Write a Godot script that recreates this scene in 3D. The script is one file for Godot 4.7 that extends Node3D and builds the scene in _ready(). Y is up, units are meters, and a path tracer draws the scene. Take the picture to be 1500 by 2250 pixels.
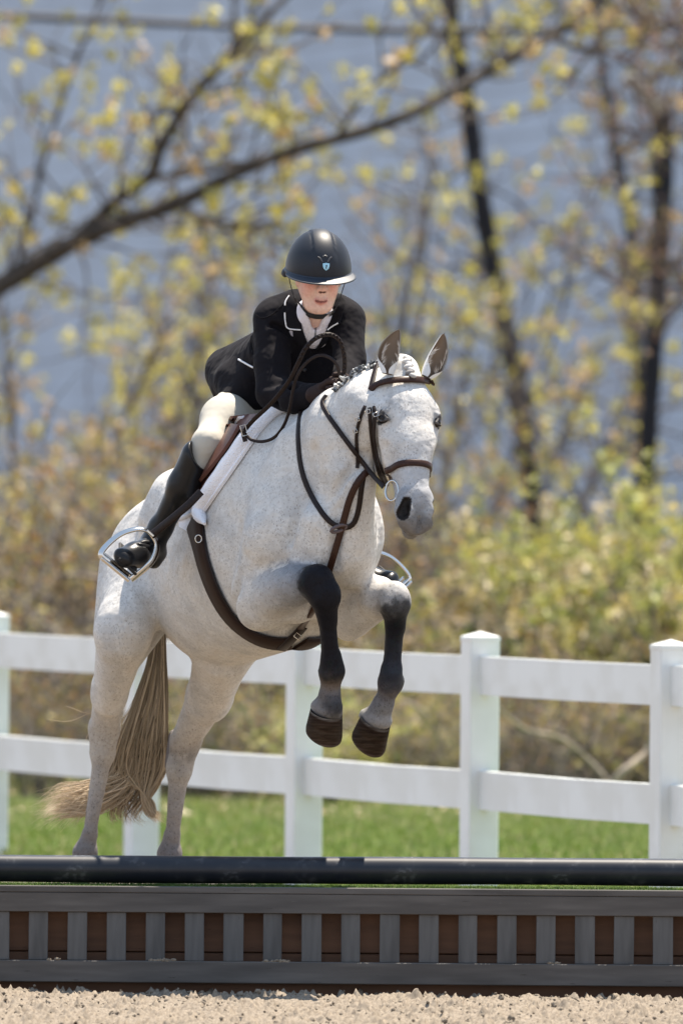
extends Node3D

# ---------------------------------------------------------------- measures of the camera
const LENS := 29900.0          # focal length in photo pixels (photo 1500 x 2250)
const CAM_Z := 46.0
const CAM_Y := 1.75
var eye_basis := Basis()
var rng := RandomNumberGenerator.new()
var mats := {}

# a point of the place: seen at (px, py) in the photograph, standing at depth z
func spot(px: float, py: float, z: float) -> Vector3:
	var d := CAM_Z - z
	return Vector3(0, CAM_Y, CAM_Z) + eye_basis * Vector3((px - 750.0) / LENS * d, (1125.0 - py) / LENS * d, -d)

# ---------------------------------------------------------------- materials
func lin(r: float, g: float, b: float) -> Color:
	return Color(r, g, b).linear_to_srgb()

func mat(called: String, r: float, g: float, b: float, rough := 0.8, metal := 0.0) -> StandardMaterial3D:
	if mats.has(called):
		return mats[called]
	var m := StandardMaterial3D.new()
	m.resource_name = called
	m.albedo_color = lin(r, g, b)
	m.roughness = rough
	m.metallic = metal
	mats[called] = m
	return m

func noise_map(seed_no: int, freq: float, stops: Array, size := 512, octaves := 4, kind := FastNoiseLite.TYPE_SIMPLEX_SMOOTH, normal := false, strength := 4.0) -> NoiseTexture2D:
	var n := FastNoiseLite.new()
	n.seed = seed_no
	n.noise_type = kind
	n.frequency = freq
	n.fractal_octaves = octaves
	var t := NoiseTexture2D.new()
	t.width = size
	t.height = size
	t.seamless = true
	t.noise = n
	if normal:
		t.as_normal_map = true
		t.bump_strength = strength
	elif stops.size():
		var g := Gradient.new()
		var off := PackedFloat32Array()
		var cols := PackedColorArray()
		for s in stops:
			off.append(s[0])
			cols.append(s[1])
		g.offsets = off
		g.colors = cols
		t.color_ramp = g
	return t

func grain(m: StandardMaterial3D, tex: Texture2D, scale: Vector3, world := false) -> void:
	m.albedo_texture = tex
	m.uv1_triplanar = true
	m.uv1_world_triplanar = world
	m.uv1_scale = scale

# ---------------------------------------------------------------- naming
var taken := {}
func numbered(called: String) -> String:
	var n: int = taken.get(called, 0)
	taken[called] = n + 1
	return called if n == 0 else "%s_%03d" % [called, n]

func tag(o: Node, label: String, category: String, group := "", kind := "") -> void:
	if label: o.set_meta("label", label)
	if category: o.set_meta("category", category)
	if group: o.set_meta("group", group)
	if kind: o.set_meta("kind", kind)

func thing(called: String, label: String, category: String, at := Vector3.ZERO, group := "") -> Node3D:
	var o := Node3D.new()
	o.name = numbered(called)
	add_child(o)
	o.position = at
	tag(o, label, category, group)
	return o

func put(called: String, mesh: Mesh, m: Material, parent: Node = null) -> MeshInstance3D:
	var o := MeshInstance3D.new()
	o.mesh = mesh
	if m: o.material_override = m
	if parent == null:
		o.name = numbered(called)
		add_child(o)
	else:
		var n := 0
		var want := called
		while parent.has_node(NodePath(want)):
			n += 1
			want = "%s_%03d" % [called, n]
		o.name = want
		parent.add_child(o, true)
		# meshes are built in world places; bring them into the thing's own axes
		var up: Node = parent
		var t := Transform3D()
		while up != self and up is Node3D:
			t = (up as Node3D).transform * t
			up = up.get_parent()
		o.transform = t.affine_inverse()
	return o

func structure(called: String, mesh: Mesh, m: Material) -> MeshInstance3D:
	var o := put(called, mesh, m)
	o.set_meta("kind", "structure")
	return o

# ---------------------------------------------------------------- mesh builder
class Mb:
	var v := PackedVector3Array()
	var n := PackedVector3Array()
	var c := PackedColorArray()
	var uv := PackedVector2Array()
	var ix := PackedInt32Array()
	var tint := Color.WHITE

	func vert(p: Vector3, nn: Vector3, u := Vector2.ZERO) -> int:
		v.append(p); n.append(nn); c.append(tint); uv.append(u)
		return v.size() - 1

	func tri(a: int, b: int, d: int) -> void:
		var g := (v[b] - v[a]).cross(v[d] - v[a])
		if g.dot(n[a] + n[b] + n[d]) > 0.0:
			ix.append(a); ix.append(d); ix.append(b)
		else:
			ix.append(a); ix.append(b); ix.append(d)

	func quad(a: Vector3, b: Vector3, d: Vector3, e: Vector3, nn: Vector3) -> void:
		var i := vert(a, nn, Vector2(0, 0)); vert(b, nn, Vector2(1, 0)); vert(d, nn, Vector2(1, 1)); vert(e, nn, Vector2(0, 1))
		tri(i, i + 1, i + 2); tri(i, i + 2, i + 3)

	# a box with bevelled edges: centre, half sizes, axes
	func box(at: Vector3, h: Vector3, b := Basis(), bev := 0.003) -> void:
		var k := minf(bev, minf(h.x, minf(h.y, h.z)) * 0.45)
		for ax in 3:
			for s: float in [-1.0, 1.0]:
				var nn := Vector3.ZERO; nn[ax] = s
				var a1 := (ax + 1) % 3
				var a2 := (ax + 2) % 3
				var p := [Vector3.ZERO, Vector3.ZERO, Vector3.ZERO, Vector3.ZERO]
				var q := [[-1, -1], [1, -1], [1, 1], [-1, 1]]
				for i in 4:
					var w := Vector3.ZERO
					w[ax] = s * h[ax]
					w[a1] = q[i][0] * (h[a1] - k)
					w[a2] = q[i][1] * (h[a2] - k)
					p[i] = at + b * w
				quad(p[0], p[1], p[2], p[3], (b * nn).normalized())
		if k <= 0.0: return
		for ax in 3:
			var a1 := (ax + 1) % 3
			var a2 := (ax + 2) % 3
			for s1: float in [-1.0, 1.0]:
				for s2: float in [-1.0, 1.0]:
					var w := [Vector3.ZERO, Vector3.ZERO, Vector3.ZERO, Vector3.ZERO]
					for i in 4:
						var u := Vector3.ZERO
						u[ax] = (h[ax] - k) * (-1.0 if i == 0 or i == 3 else 1.0)
						u[a1] = s1 * (h[a1] - (0.0 if i < 2 else k))
						u[a2] = s2 * (h[a2] - (k if i < 2 else 0.0))
						w[i] = at + b * u
					var nn := Vector3.ZERO
					nn[a1] = s1; nn[a2] = s2
					quad(w[0], w[1], w[2], w[3], (b * nn).normalized())
		for sx: float in [-1.0, 1.0]:
			for sy: float in [-1.0, 1.0]:
				for sz: float in [-1.0, 1.0]:
					var nn := (b * Vector3(sx, sy, sz)).normalized()
					var i := vert(at + b * Vector3(sx * h.x, sy * (h.y - k), sz * (h.z - k)), nn)
					vert(at + b * Vector3(sx * (h.x - k), sy * h.y, sz * (h.z - k)), nn)
					vert(at + b * Vector3(sx * (h.x - k), sy * (h.y - k), sz * h.z), nn)
					tri(i, i + 1, i + 2)

	# a round tube through points, with a radius for each
	func tube(p: PackedVector3Array, r: PackedFloat32Array, sides := 8, caps := true, squash := 1.0) -> void:
		var m := p.size()
		if m < 2: return
		var t0 := (p[1] - p[0]).normalized()
		var u := t0.cross(Vector3.UP if absf(t0.y) < 0.9 else Vector3.RIGHT).normalized()
		var first := v.size()
		for i in m:
			var t := (p[mini(i + 1, m - 1)] - p[maxi(i - 1, 0)]).normalized()
			u = (u - t * u.dot(t)).normalized()
			var w := t.cross(u)
			for j in sides:
				var a := TAU * j / sides
				var d := u * cos(a) + w * sin(a) * squash
				vert(p[i] + d * r[mini(i, r.size() - 1)], d.normalized(), Vector2(float(j) / sides, float(i) / m))
		for i in m - 1:
			for j in sides:
				var a := first + i * sides + j
				var b := first + i * sides + (j + 1) % sides
				tri(a, b, b + sides); tri(a, b + sides, a + sides)
		if caps:
			for e in 2:
				var i: int = 0 if e == 0 else m - 1
				var t: Vector3 = (p[0] - p[1]).normalized() if e == 0 else (p[m - 1] - p[m - 2]).normalized()
				var cc := vert(p[i] + t * r[mini(i, r.size() - 1)] * 0.3, t)
				var ring := v.size()
				for j in sides:
					vert(v[first + i * sides + j], t)
				for j in sides:
					tri(cc, ring + j, ring + (j + 1) % sides)

	# a flat strap: through points, with face normals, width and thickness
	func strap(p: PackedVector3Array, face: PackedVector3Array, width: PackedFloat32Array, thick: float) -> void:
		var m := p.size()
		var prof := [[-1.0, -0.5], [-1.0, 0.25], [-0.8, 0.5], [0.8, 0.5], [1.0, 0.25], [1.0, -0.5]]
		var pn := [[-1.0, 0.0], [-1.0, 0.3], [-0.4, 1.0], [0.4, 1.0], [1.0, 0.3], [1.0, 0.0]]
		var first := v.size()
		for i in m:
			var t := (p[mini(i + 1, m - 1)] - p[maxi(i - 1, 0)]).normalized()
			var f := face[i]
			f = (f - t * f.dot(t)).normalized()
			var s := t.cross(f)
			var w := width[mini(i, width.size() - 1)] * 0.5
			for j in 6:
				vert(p[i] + s * prof[j][0] * w + f * prof[j][1] * thick, (s * pn[j][0] + f * pn[j][1]).normalized(), Vector2(j / 5.0, i * 0.1))
		for i in m - 1:
			for j in 6:
				var a := first + i * 6 + j
				var b := first + i * 6 + (j + 1) % 6
				if j == 5:
					var nn := -face[i]
					quad(v[a], v[b], v[b + 6], v[a + 6], nn)
				else:
					tri(a, b, b + 6); tri(a, b + 6, a + 6)
		for e in 2:
			var i: int = first + (0 if e == 0 else (m - 1) * 6)
			var t: Vector3 = (p[0] - p[1]).normalized() if e == 0 else (p[m - 1] - p[m - 2]).normalized()
			quad(v[i], v[i + 1], v[i + 4], v[i + 5], t)

	func ball(at: Vector3, r: Vector3, b := Basis(), rows := 8, cols := 12) -> void:
		var first := v.size()
		for i in rows + 1:
			var th := PI * i / rows
			for j in cols:
				var ph := TAU * j / cols
				var d := Vector3(sin(th) * cos(ph), cos(th), sin(th) * sin(ph))
				vert(at + b * (d * r), (b * (d / r)).normalized(), Vector2(float(j) / cols, float(i) / rows))
		for i in rows:
			for j in cols:
				var a := first + i * cols + j
				var d := first + i * cols + (j + 1) % cols
				if i > 0: tri(a, d, d + cols)
				if i < rows - 1 or true: tri(a, d + cols, a + cols)

	func mesh() -> ArrayMesh:
		var arr := []
		arr.resize(Mesh.ARRAY_MAX)
		arr[Mesh.ARRAY_VERTEX] = v
		arr[Mesh.ARRAY_NORMAL] = n
		arr[Mesh.ARRAY_COLOR] = c
		arr[Mesh.ARRAY_TEX_UV] = uv
		arr[Mesh.ARRAY_INDEX] = ix
		var a := ArrayMesh.new()
		a.add_surface_from_arrays(Mesh.PRIMITIVE_TRIANGLES, arr)
		return a

# ---------------------------------------------------------------- bodies: tapered bones joined by a smooth minimum, meshed as surface nets
class Bone:
	var a := Vector3.ZERO
	var ab := Vector3.ZERO
	var inv := 0.0
	var ra := 0.05
	var rb := 0.05
	var ell := false
	var u := Vector3.RIGHT
	var w := Vector3.UP
	var x := Vector3.BACK
	var va := 0.05
	var vb := 0.05
	var cap := 1.0
	var k := 0.03
	var carve := false
	var ca := Color.WHITE
	var cb := Color.WHITE
	var reach := 0.1
	func d(p: Vector3) -> float:
		var q := p - a
		var t := clampf(q.dot(ab) * inv, 0.0, 1.0)
		q -= ab * t
		if not ell:
			return q.length() - (ra + (rb - ra) * t)
		var ru := ra + (rb - ra) * t
		var rv := va + (vb - va) * t
		var rw := minf(ru, rv) * cap
		var e := Vector3(q.dot(u) / ru, q.dot(w) / rv, q.dot(x) / rw)
		var k0 := e.length()
		if k0 < 0.08:
			return -minf(ru, rv) * 0.95
		return k0 * (k0 - 1.0) / Vector3(e.x / ru, e.y / rv, e.z / rw).length()

func bone(list: Array, a: Vector3, b: Vector3, ra: float, rb: float, k := 0.03, ca := Color.WHITE, cb = null) -> Bone:
	var o := Bone.new()
	o.a = a
	o.ab = b - a
	o.inv = 1.0 / maxf(o.ab.length_squared(), 1e-9)
	o.ra = ra; o.rb = rb; o.k = k
	o.ca = ca
	o.cb = ca if cb == null else cb
	o.reach = maxf(ra, rb)
	list.append(o)
	return o

# an oval bone: radii across (along side) and deep
func oval(list: Array, a: Vector3, b: Vector3, side: Vector3, ra: float, va: float, rb: float, vb: float, k := 0.03, ca := Color.WHITE, cb = null, cap := 1.0) -> Bone:
	var o := bone(list, a, b, ra, rb, k, ca, cb)
	o.ell = true
	o.va = va; o.vb = vb
	o.cap = cap
	o.reach = maxf(maxf(ra, rb), maxf(va, vb))
	var ax := (b - a).normalized() if (b - a).length() > 1e-6 else Vector3.BACK
	o.u = (side - ax * side.dot(ax)).normalized()
	o.x = ax
	o.w = ax.cross(o.u)
	return o

static func sd(p: Vector3, list: Array) -> float:
	var d := 1e3
	for b: Bone in list:
		var e := b.d(p)
		var k := b.k
		if b.carve:
			e = -e
			var h := maxf(k - absf(d - e), 0.0)
			d = maxf(d, e) + h * h / k * 0.25
		else:
			var h := maxf(k - absf(d - e), 0.0)
			d = minf(d, e) - h * h / k * 0.25
	return d

static func sd_grad(p: Vector3, list: Array) -> Vector3:
	var e := 0.004
	return Vector3(sd(p + Vector3(e, 0, 0), list) - sd(p - Vector3(e, 0, 0), list), sd(p + Vector3(0, e, 0), list) - sd(p - Vector3(0, e, 0), list), sd(p + Vector3(0, 0, e), list) - sd(p - Vector3(0, 0, e), list)).normalized()

static func near_bones(c: Vector3, half: float, list: Array) -> Array:
	var out := []
	for b: Bone in list:
		if b.d(c) < half * 1.7 + b.k + 0.01:
			out.append(b)
	return out

# results: [vertices, normals, colours, indices]
static func net(list: Array, cell: float) -> Array:
	var lo := Vector3.ONE * 1e6
	var hi := -lo
	for b: Bone in list:
		if b.carve: continue
		var r := Vector3.ONE * (b.reach + b.k * 0.3 + cell * 2.0)
		lo = lo.min(b.a - r).min(b.a + b.ab - r)
		hi = hi.max(b.a + r).max(b.a + b.ab + r)
	var dim := Vector3i(((hi - lo) / (cell * 16.0)).ceil()) * 16
	var nx := dim.x + 1
	var ny := dim.y + 1
	var nz := dim.z + 1
	var f := PackedFloat32Array()
	f.resize(nx * ny * nz)
	f.fill(1e9)
	var vid := PackedInt32Array()
	vid.resize(nx * ny * nz)
	vid.fill(-1)
	var sy := nx
	var sz := nx * ny
	var pv := PackedVector3Array()
	var pc := PackedColorArray()
	var blocks := []
	var smear := clampf(cell * 0.6, 0.0026, 0.0055)
	var patch := FastNoiseLite.new()
	patch.seed = 17
	patch.frequency = 0.33 / cell
	patch.fractal_octaves = 3
	var ragged := 0.0 if cell < 0.0045 or cell > 0.012 else cell * 2.0
	var big := cell * 16.0 * 0.867
	var small := cell * 4.0 * 0.867
	for bz in dim.z / 16:
		for by in dim.y / 16:
			for bx in dim.x / 16:
				var c0 := lo + Vector3(bx * 16 + 8, by * 16 + 8, bz * 16 + 8) * cell
				var l0 := near_bones(c0, big, list)
				if l0.is_empty(): continue
				for s in 64:
					var g := Vector3i(bx * 16 + (s & 3) * 4, by * 16 + ((s >> 2) & 3) * 4, bz * 16 + (s >> 4) * 4)
					var c1 := lo + Vector3(g.x + 2, g.y + 2, g.z + 2) * cell
					if absf(sd(c1, l0)) > small * 1.6 + 0.004: continue
					var l1 := near_bones(c1, small, l0)
					if l1.is_empty(): continue
					blocks.append([g, l1])
					for z in 5:
						for y in 5:
							var at := g.x + (g.y + y) * sy + (g.z + z) * sz
							for x in 5:
								if f[at + x] > 1e8:
									f[at + x] = sd(lo + Vector3(g.x + x, g.y + y, g.z + z) * cell, l1)
	var cx := PackedInt32Array([0, 1, sy, sy + 1, sz, sz + 1, sz + sy, sz + sy + 1])
	var edges := [[0, 1], [2, 3], [4, 5], [6, 7], [0, 2], [1, 3], [4, 6], [5, 7], [0, 4], [1, 5], [2, 6], [3, 7]]
	for bl in blocks:
		var g: Vector3i = bl[0]
		var l1: Array = bl[1]
		for z in 4:
			for y in 4:
				for x in 4:
					var at := g.x + x + (g.y + y) * sy + (g.z + z) * sz
					var neg := 0
					for i in 8:
						if f[at + cx[i]] < 0.0: neg += 1
					if neg == 0 or neg == 8: continue
					var sum := Vector3.ZERO
					var m := 0
					for e in edges:
						var fa := f[at + cx[e[0]]]
						var fb := f[at + cx[e[1]]]
						if (fa < 0.0) != (fb < 0.0):
							var t := fa / (fa - fb)
							var pa := Vector3(e[0] & 1, (e[0] >> 1) & 1, e[0] >> 2)
							var pb := Vector3(e[1] & 1, (e[1] >> 1) & 1, e[1] >> 2)
							sum += pa.lerp(pb, t)
							m += 1
					var p := lo + (Vector3(g.x + x, g.y + y, g.z + z) + sum / m) * cell
					vid[at] = pv.size()
					pv.append(p)
					var tw := 0.0
					var col := Color(0, 0, 0, 0)
					var pq := p
					if ragged > 0.0:
						pq += Vector3(patch.get_noise_3dv(p), patch.get_noise_3dv(p + Vector3(9, 0, 0)), patch.get_noise_3dv(p + Vector3(0, 9, 0))) * ragged
					for b: Bone in l1:
						var bd := b.d(pq)
						var gain := 1.0
						if b.carve:
							bd = absf(bd) if absf(bd) < cell * 1.2 else 1.0
							gain = 60.0
						var wgt := exp(-maxf(bd, -0.001) / smear) * gain
						var t := clampf((pq - b.a).dot(b.ab) * b.inv, 0.0, 1.0)
						col += b.ca.lerp(b.cb, t) * wgt
						tw += wgt
					col /= maxf(tw, 1e-12)
					col.a = 1.0
					pc.append(col)
	var ix := PackedInt32Array()
	var pn := PackedVector3Array()
	pn.resize(pv.size())
	var steps := [1, sy, sz]
	for bl in blocks:
		var g: Vector3i = bl[0]
		for z in 4:
			for y in 4:
				for x in 4:
					var at := g.x + x + (g.y + y) * sy + (g.z + z) * sz
					var f0 := f[at]
					for ax in 3:
						var st: int = steps[ax]
						var f1 := f[at + st]
						if f1 > 1e8 or (f0 < 0.0) == (f1 < 0.0): continue
						var s1: int = steps[(ax + 1) % 3]
						var s2: int = steps[(ax + 2) % 3]
						if at - s1 - s2 < 0: continue
						var a := vid[at]
						var b := vid[at - s1]
						var c := vid[at - s1 - s2]
						var d := vid[at - s2]
						if a < 0 or b < 0 or c < 0 or d < 0: continue
						if f0 < 0.0:
							ix.append_array(PackedInt32Array([a, c, b, a, d, c]))
						else:
							ix.append_array(PackedInt32Array([a, b, c, a, c, d]))
						var gn := (pv[c] - pv[a]).cross(pv[d] - pv[b])
						if f0 >= 0.0: gn = -gn
						pn[a] += gn; pn[b] += gn; pn[c] += gn; pn[d] += gn
	for i in pn.size():
		pn[i] = pn[i].normalized()
	return [pv, pn, pc, ix]

var jobs := []
func body_job(list: Array, cell: float) -> int:
	jobs.append([list, cell, []])
	return jobs.size() - 1

func run_job(i: int) -> void:
	jobs[i][2] = net(jobs[i][0], jobs[i][1])

func run_jobs() -> void:
	var id := WorkerThreadPool.add_group_task(run_job, jobs.size(), -1, true)
	WorkerThreadPool.wait_for_group_task_completion(id)

func job_mesh(i: int) -> ArrayMesh:
	var r: Array = jobs[i][2]
	var arr := []
	arr.resize(Mesh.ARRAY_MAX)
	arr[Mesh.ARRAY_VERTEX] = r[0]
	arr[Mesh.ARRAY_NORMAL] = r[1]
	arr[Mesh.ARRAY_COLOR] = r[2]
	arr[Mesh.ARRAY_INDEX] = r[3]
	var a := ArrayMesh.new()
	a.add_surface_from_arrays(Mesh.PRIMITIVE_TRIANGLES, arr)
	return a

# ---------------------------------------------------------------- camera, sky, sun
func set_view() -> void:
	var cam := Camera3D.new()
	cam.name = "camera"
	cam.position = Vector3(0, CAM_Y, CAM_Z)
	cam.basis = Basis(Vector3.RIGHT, -deg_to_rad(0.163)) * Basis(Vector3.BACK, deg_to_rad(0.45))
	eye_basis = cam.basis
	cam.near = 0.5
	cam.far = 600.0
	cam.fov = rad_to_deg(2.0 * atan(1125.0 / LENS))
	var lens := CameraAttributesPhysical.new()
	lens.frustum_focal_length = 12.0 / (1125.0 / LENS)
	lens.frustum_focus_distance = 46.1
	lens.frustum_near = 0.5
	lens.frustum_far = 600.0
	lens.exposure_aperture = lens.frustum_focal_length / 92.0
	cam.attributes = lens
	add_child(cam)
	cam.current = true

	var env := Environment.new()
	env.background_mode = Environment.BG_SKY
	var sky := ProceduralSkyMaterial.new()
	sky.sky_top_color = Color(0.56, 0.65, 0.77)
	sky.sky_horizon_color = Color(0.90, 0.905, 0.915)
	sky.sky_curve = 0.15
	sky.ground_bottom_color = Color(0.35, 0.32, 0.28)
	sky.ground_horizon_color = Color(0.6, 0.6, 0.58)
	sky.sky_energy_multiplier = 0.92
	env.sky = Sky.new()
	env.sky.sky_material = sky
	env.tonemap_mode = Environment.TONE_MAPPER_LINEAR
	env.tonemap_exposure = 2.4
	env.sdfgi_enabled = true
	env.ssao_enabled = true
	env.ssil_enabled = true
	var we := WorldEnvironment.new()
	we.name = "world"
	we.environment = env
	add_child(we)

	var sun := DirectionalLight3D.new()
	sun.name = "sun"
	sun.light_energy = 1.6
	sun.light_color = Color(1.0, 0.955, 0.89)
	sun.light_angular_distance = 0.5
	sun.shadow_enabled = true
	var to_sun := Vector3(0.20, 0.92, -0.30).normalized()
	add_child(sun)
	sun.look_at_from_position(to_sun * 50.0, Vector3.ZERO, Vector3.BACK)

# ---------------------------------------------------------------- ground
var sand_noise := FastNoiseLite.new()
var sand_fine := FastNoiseLite.new()
var sand_ridge := FastNoiseLite.new()

func sand_height(x: float, z: float) -> float:
	var h := sand_noise.get_noise_2d(x, z) * 0.022 - 0.006
	var r := sand_ridge.get_noise_2d(x, z)
	h += maxf(r - 0.12, 0.0) * 0.050 * (0.4 + 0.6 * clampf(sand_noise.get_noise_2d(x + 30.0, z) * 2.0 + 0.5, 0.0, 1.0))
	h += sand_fine.get_noise_2d(x, z) * 0.011
	if z < 0.36: h -= smoothstep(0.36, 0.26, z) * 0.012
	return h

func grid_mesh(x0: float, x1: float, nx: int, z0: float, z1: float, nz: int, height: Callable) -> ArrayMesh:
	var v := PackedVector3Array()
	var n := PackedVector3Array()
	var ix := PackedInt32Array()
	for i in nz + 1:
		var z := lerpf(z0, z1, float(i) / nz)
		for j in nx + 1:
			var x := lerpf(x0, x1, float(j) / nx)
			v.append(Vector3(x, height.call(x, z), z))
	n.resize(v.size())
	for i in nz:
		for j in nx:
			var a := i * (nx + 1) + j
			var b := a + 1
			var c := a + nx + 1
			var d := c + 1
			ix.append_array(PackedInt32Array([a, b, d, a, d, c]))
			var g := (v[d] - v[a]).cross(v[b] - v[c])
			if g.y < 0: g = -g
			n[a] += g; n[b] += g; n[c] += g; n[d] += g
	for i in n.size(): n[i] = n[i].normalized()
	var arr := []
	arr.resize(Mesh.ARRAY_MAX)
	arr[Mesh.ARRAY_VERTEX] = v
	arr[Mesh.ARRAY_NORMAL] = n
	arr[Mesh.ARRAY_INDEX] = ix
	var m := ArrayMesh.new()
	m.add_surface_from_arrays(Mesh.PRIMITIVE_TRIANGLES, arr)
	return m

func flat_sheet(x0: float, x1: float, z0: float, z1: float, y: float) -> ArrayMesh:
	return grid_mesh(x0, x1, 1, z0, z1, 1, func(_x, _z): return y)

func build_ground() -> void:
	var earth := mat("earth", 0.16, 0.12, 0.085, 0.95)
	grain(earth, noise_map(3, 0.01, [[0.2, Color(0.6, 0.6, 0.55)], [0.8, Color(1, 1, 1)]], 512), Vector3.ONE * 0.2, true)
	structure("ground", flat_sheet(-300, 300, -400, 80, -0.05), earth)
	sand_noise.seed = 8; sand_noise.frequency = 3.2; sand_noise.fractal_octaves = 3
	sand_fine.seed = 9; sand_fine.frequency = 34.0; sand_fine.fractal_octaves = 4
	sand_ridge.seed = 10; sand_ridge.frequency = 17.0; sand_ridge.fractal_octaves = 3
	var sand := mat("arena sand", 0.222, 0.184, 0.140, 0.95)
	grain(sand, noise_map(11, 0.06, [[0.25, Color(0.72, 0.70, 0.68)], [0.5, Color(0.95, 0.94, 0.93)], [0.8, Color(1, 1, 1)]], 512, 5), Vector3.ONE * 2.3, true)
	structure("arena_sand", grid_mesh(-30, 30, 60, -6.5, 0.15, 20, func(x, z): return -0.004 + sand_noise.get_noise_2d(x, z) * 0.01), sand)
	structure("sand", grid_mesh(-1.9, 1.9, 570, 0.15, 3.2, 240, sand_height), sand)
	structure("arena_sand", flat_sheet(-30, 30, 3.2, 60, -0.012), sand)
	structure("arena_sand", flat_sheet(-30, -1.9, 0.15, 3.2, -0.012), sand)
	structure("arena_sand", flat_sheet(1.9, 30, 0.15, 3.2, -0.012), sand)
	# loose clods kicked up on the sand
	var mb := Mb.new()
	var r := RandomNumberGenerator.new()
	r.seed = 21
	for i in 1900:
		var x := r.randf_range(-1.4, 1.4)
		var z := 0.28 + 2.8 * pow(r.randf(), 1.3)
		var s := r.randf_range(0.0025, 0.0075) * (1.0 if r.randf() < 0.9 else 2.0)
		var y := sand_height(x, z)
		var b := Basis(Vector3(r.randf() - 0.5, r.randf() - 0.5, r.randf() - 0.5).normalized(), r.randf() * 6.0)
		var first := mb.v.size()
		mb.ball(Vector3(x, y + s * 0.3, z), Vector3(s, s * r.randf_range(0.5, 0.9), s * r.randf_range(0.6, 1.0)), b, 4, 6)
		for k in range(first, mb.v.size()):
			mb.v[k] += Vector3(r.randf_range(-1, 1), r.randf_range(-1, 1), r.randf_range(-1, 1)) * s * 0.22
	var cl := put("sand_clods", mb.mesh(), sand)
	tag(cl, "loose clods of pale sand lying on the arena surface in front", "sand", "", "stuff")

	# the arena reaches to the fence line
	var p0 := Vector3(0.5647, -0.003, -9.0)
	var along := Vector3(0.714, 0, 2.255).normalized()
	var left := Vector3(-along.z, 0, along.x)
	var am := Mb.new()
	am.quad(p0 + along * -40.0, p0 + along * 4.0, p0 + along * 4.0 + left * 40.0, p0 + along * -40.0 + left * 40.0, Vector3.UP)
	structure("arena_sand", am.mesh(), sand)
	# mown grass behind the arena
	var lawn := mat("lawn", 0.13, 0.19, 0.05, 0.9)
	grain(lawn, noise_map(14, 0.02, [[0.2, Color(0.55, 0.7, 0.5)], [0.5, Color(0.9, 0.95, 0.9)], [0.8, Color(1.0, 0.93, 0.8)]], 512, 5), Vector3.ONE * 0.35, true)
	structure("lawn", flat_sheet(-40, 40, -31, -6.5, -0.008), lawn)
	var blade := Mb.new()
	for i in 7:
		var a := TAU * i / 7.0
		var p := Vector3(cos(a), 0, sin(a)) * 0.02 * (i % 3)
		var lean := Vector3(cos(a * 2.3), 0, sin(a * 2.3)) * 0.025
		var sdv := Vector3(cos(a + 1.2), 0, sin(a + 1.2)) * 0.004
		var nn := Vector3(0, 0.5, 1).normalized()
		var k := blade.vert(p - sdv, nn); blade.vert(p + sdv, nn); blade.vert(p + lean + Vector3(0, 0.055, 0), nn)
		blade.tri(k, k + 1, k + 2)
	var gm := mat("grass blades", 1, 1, 1, 0.7)
	gm.vertex_color_use_as_albedo = true
	gm.backlight_enabled = true
	gm.backlight = Color(0.4, 0.5, 0.2)
	scatter("grass", "short green grass growing behind the white fence", "grass", blade.mesh(), gm, 33000, func(rr: RandomNumberGenerator):
		var z := rr.randf_range(-29.5, -11.0)
		var x := rr.randf_range(-1.6, 1.6) * (CAM_Z - z) / 46.0
		var line := 0.5647 + (z + 9.0) * 0.3166
		if x < line: x = line + (line - x) * 0.6 + 0.02
		var dry := rr.randf() < 0.14 + 0.5 * smoothstep(-19.0, -29.0, z)
		return [Vector3(x, -0.008, z), rr.randf_range(0.5, 1.15), (Color(0.36, 0.31, 0.17) if dry else Color(0.135, 0.205, 0.040).lerp(Color(0.25, 0.285, 0.080), rr.randf()))])
	# long dry grass at the foot of the thicket
	var stalk := Mb.new()
	for i in 9:
		var a := TAU * i / 9.0
		var p := Vector3(cos(a), 0, sin(a)) * 0.04 * (i % 3)
		var lean := Vector3(cos(a * 2.3), 0, sin(a * 2.3)) * 0.16
		var sdv := Vector3(cos(a + 1.2), 0, sin(a + 1.2)) * 0.006
		var nn := Vector3(0, 0.5, 1).normalized()
		var h := 0.22 + 0.05 * (i % 4)
		var k := stalk.vert(p - sdv, nn); stalk.vert(p + sdv, nn)
		stalk.vert(p + lean * 0.4 + sdv + Vector3(0, h * 0.7, 0), nn); stalk.vert(p + lean * 0.4 - sdv + Vector3(0, h * 0.7, 0), nn)
		stalk.vert(p + lean + Vector3(0, h, 0), nn)
		stalk.tri(k, k + 1, k + 2); stalk.tri(k, k + 2, k + 3); stalk.tri(k + 3, k + 2, k + 4)
	scatter("dry_grass", "long pale dry grass standing along the foot of the thicket", "dry grass", stalk.mesh(), gm, 4000, func(rr: RandomNumberGenerator):
		var z := -27.0 - 5.0 * pow(rr.randf(), 0.7)
		var x := rr.randf_range(-1.6, 1.6) * (CAM_Z - z) / 46.0
		var green := rr.randf() < 0.15
		return [Vector3(x, -0.02, z), rr.randf_range(0.35, 0.85), (Color(0.14, 0.21, 0.05) if green else Color(0.48, 0.40, 0.27).lerp(Color(0.24, 0.19, 0.12), rr.randf()))])
	# pale leaf litter
	var flake := Mb.new()
	flake.quad(Vector3(-0.028, 0.01, 0), Vector3(0.0, 0.025, 0.02), Vector3(0.028, 0.015, 0), Vector3(0, 0.0, -0.02), Vector3(0, 0.8, 0.6))
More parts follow.
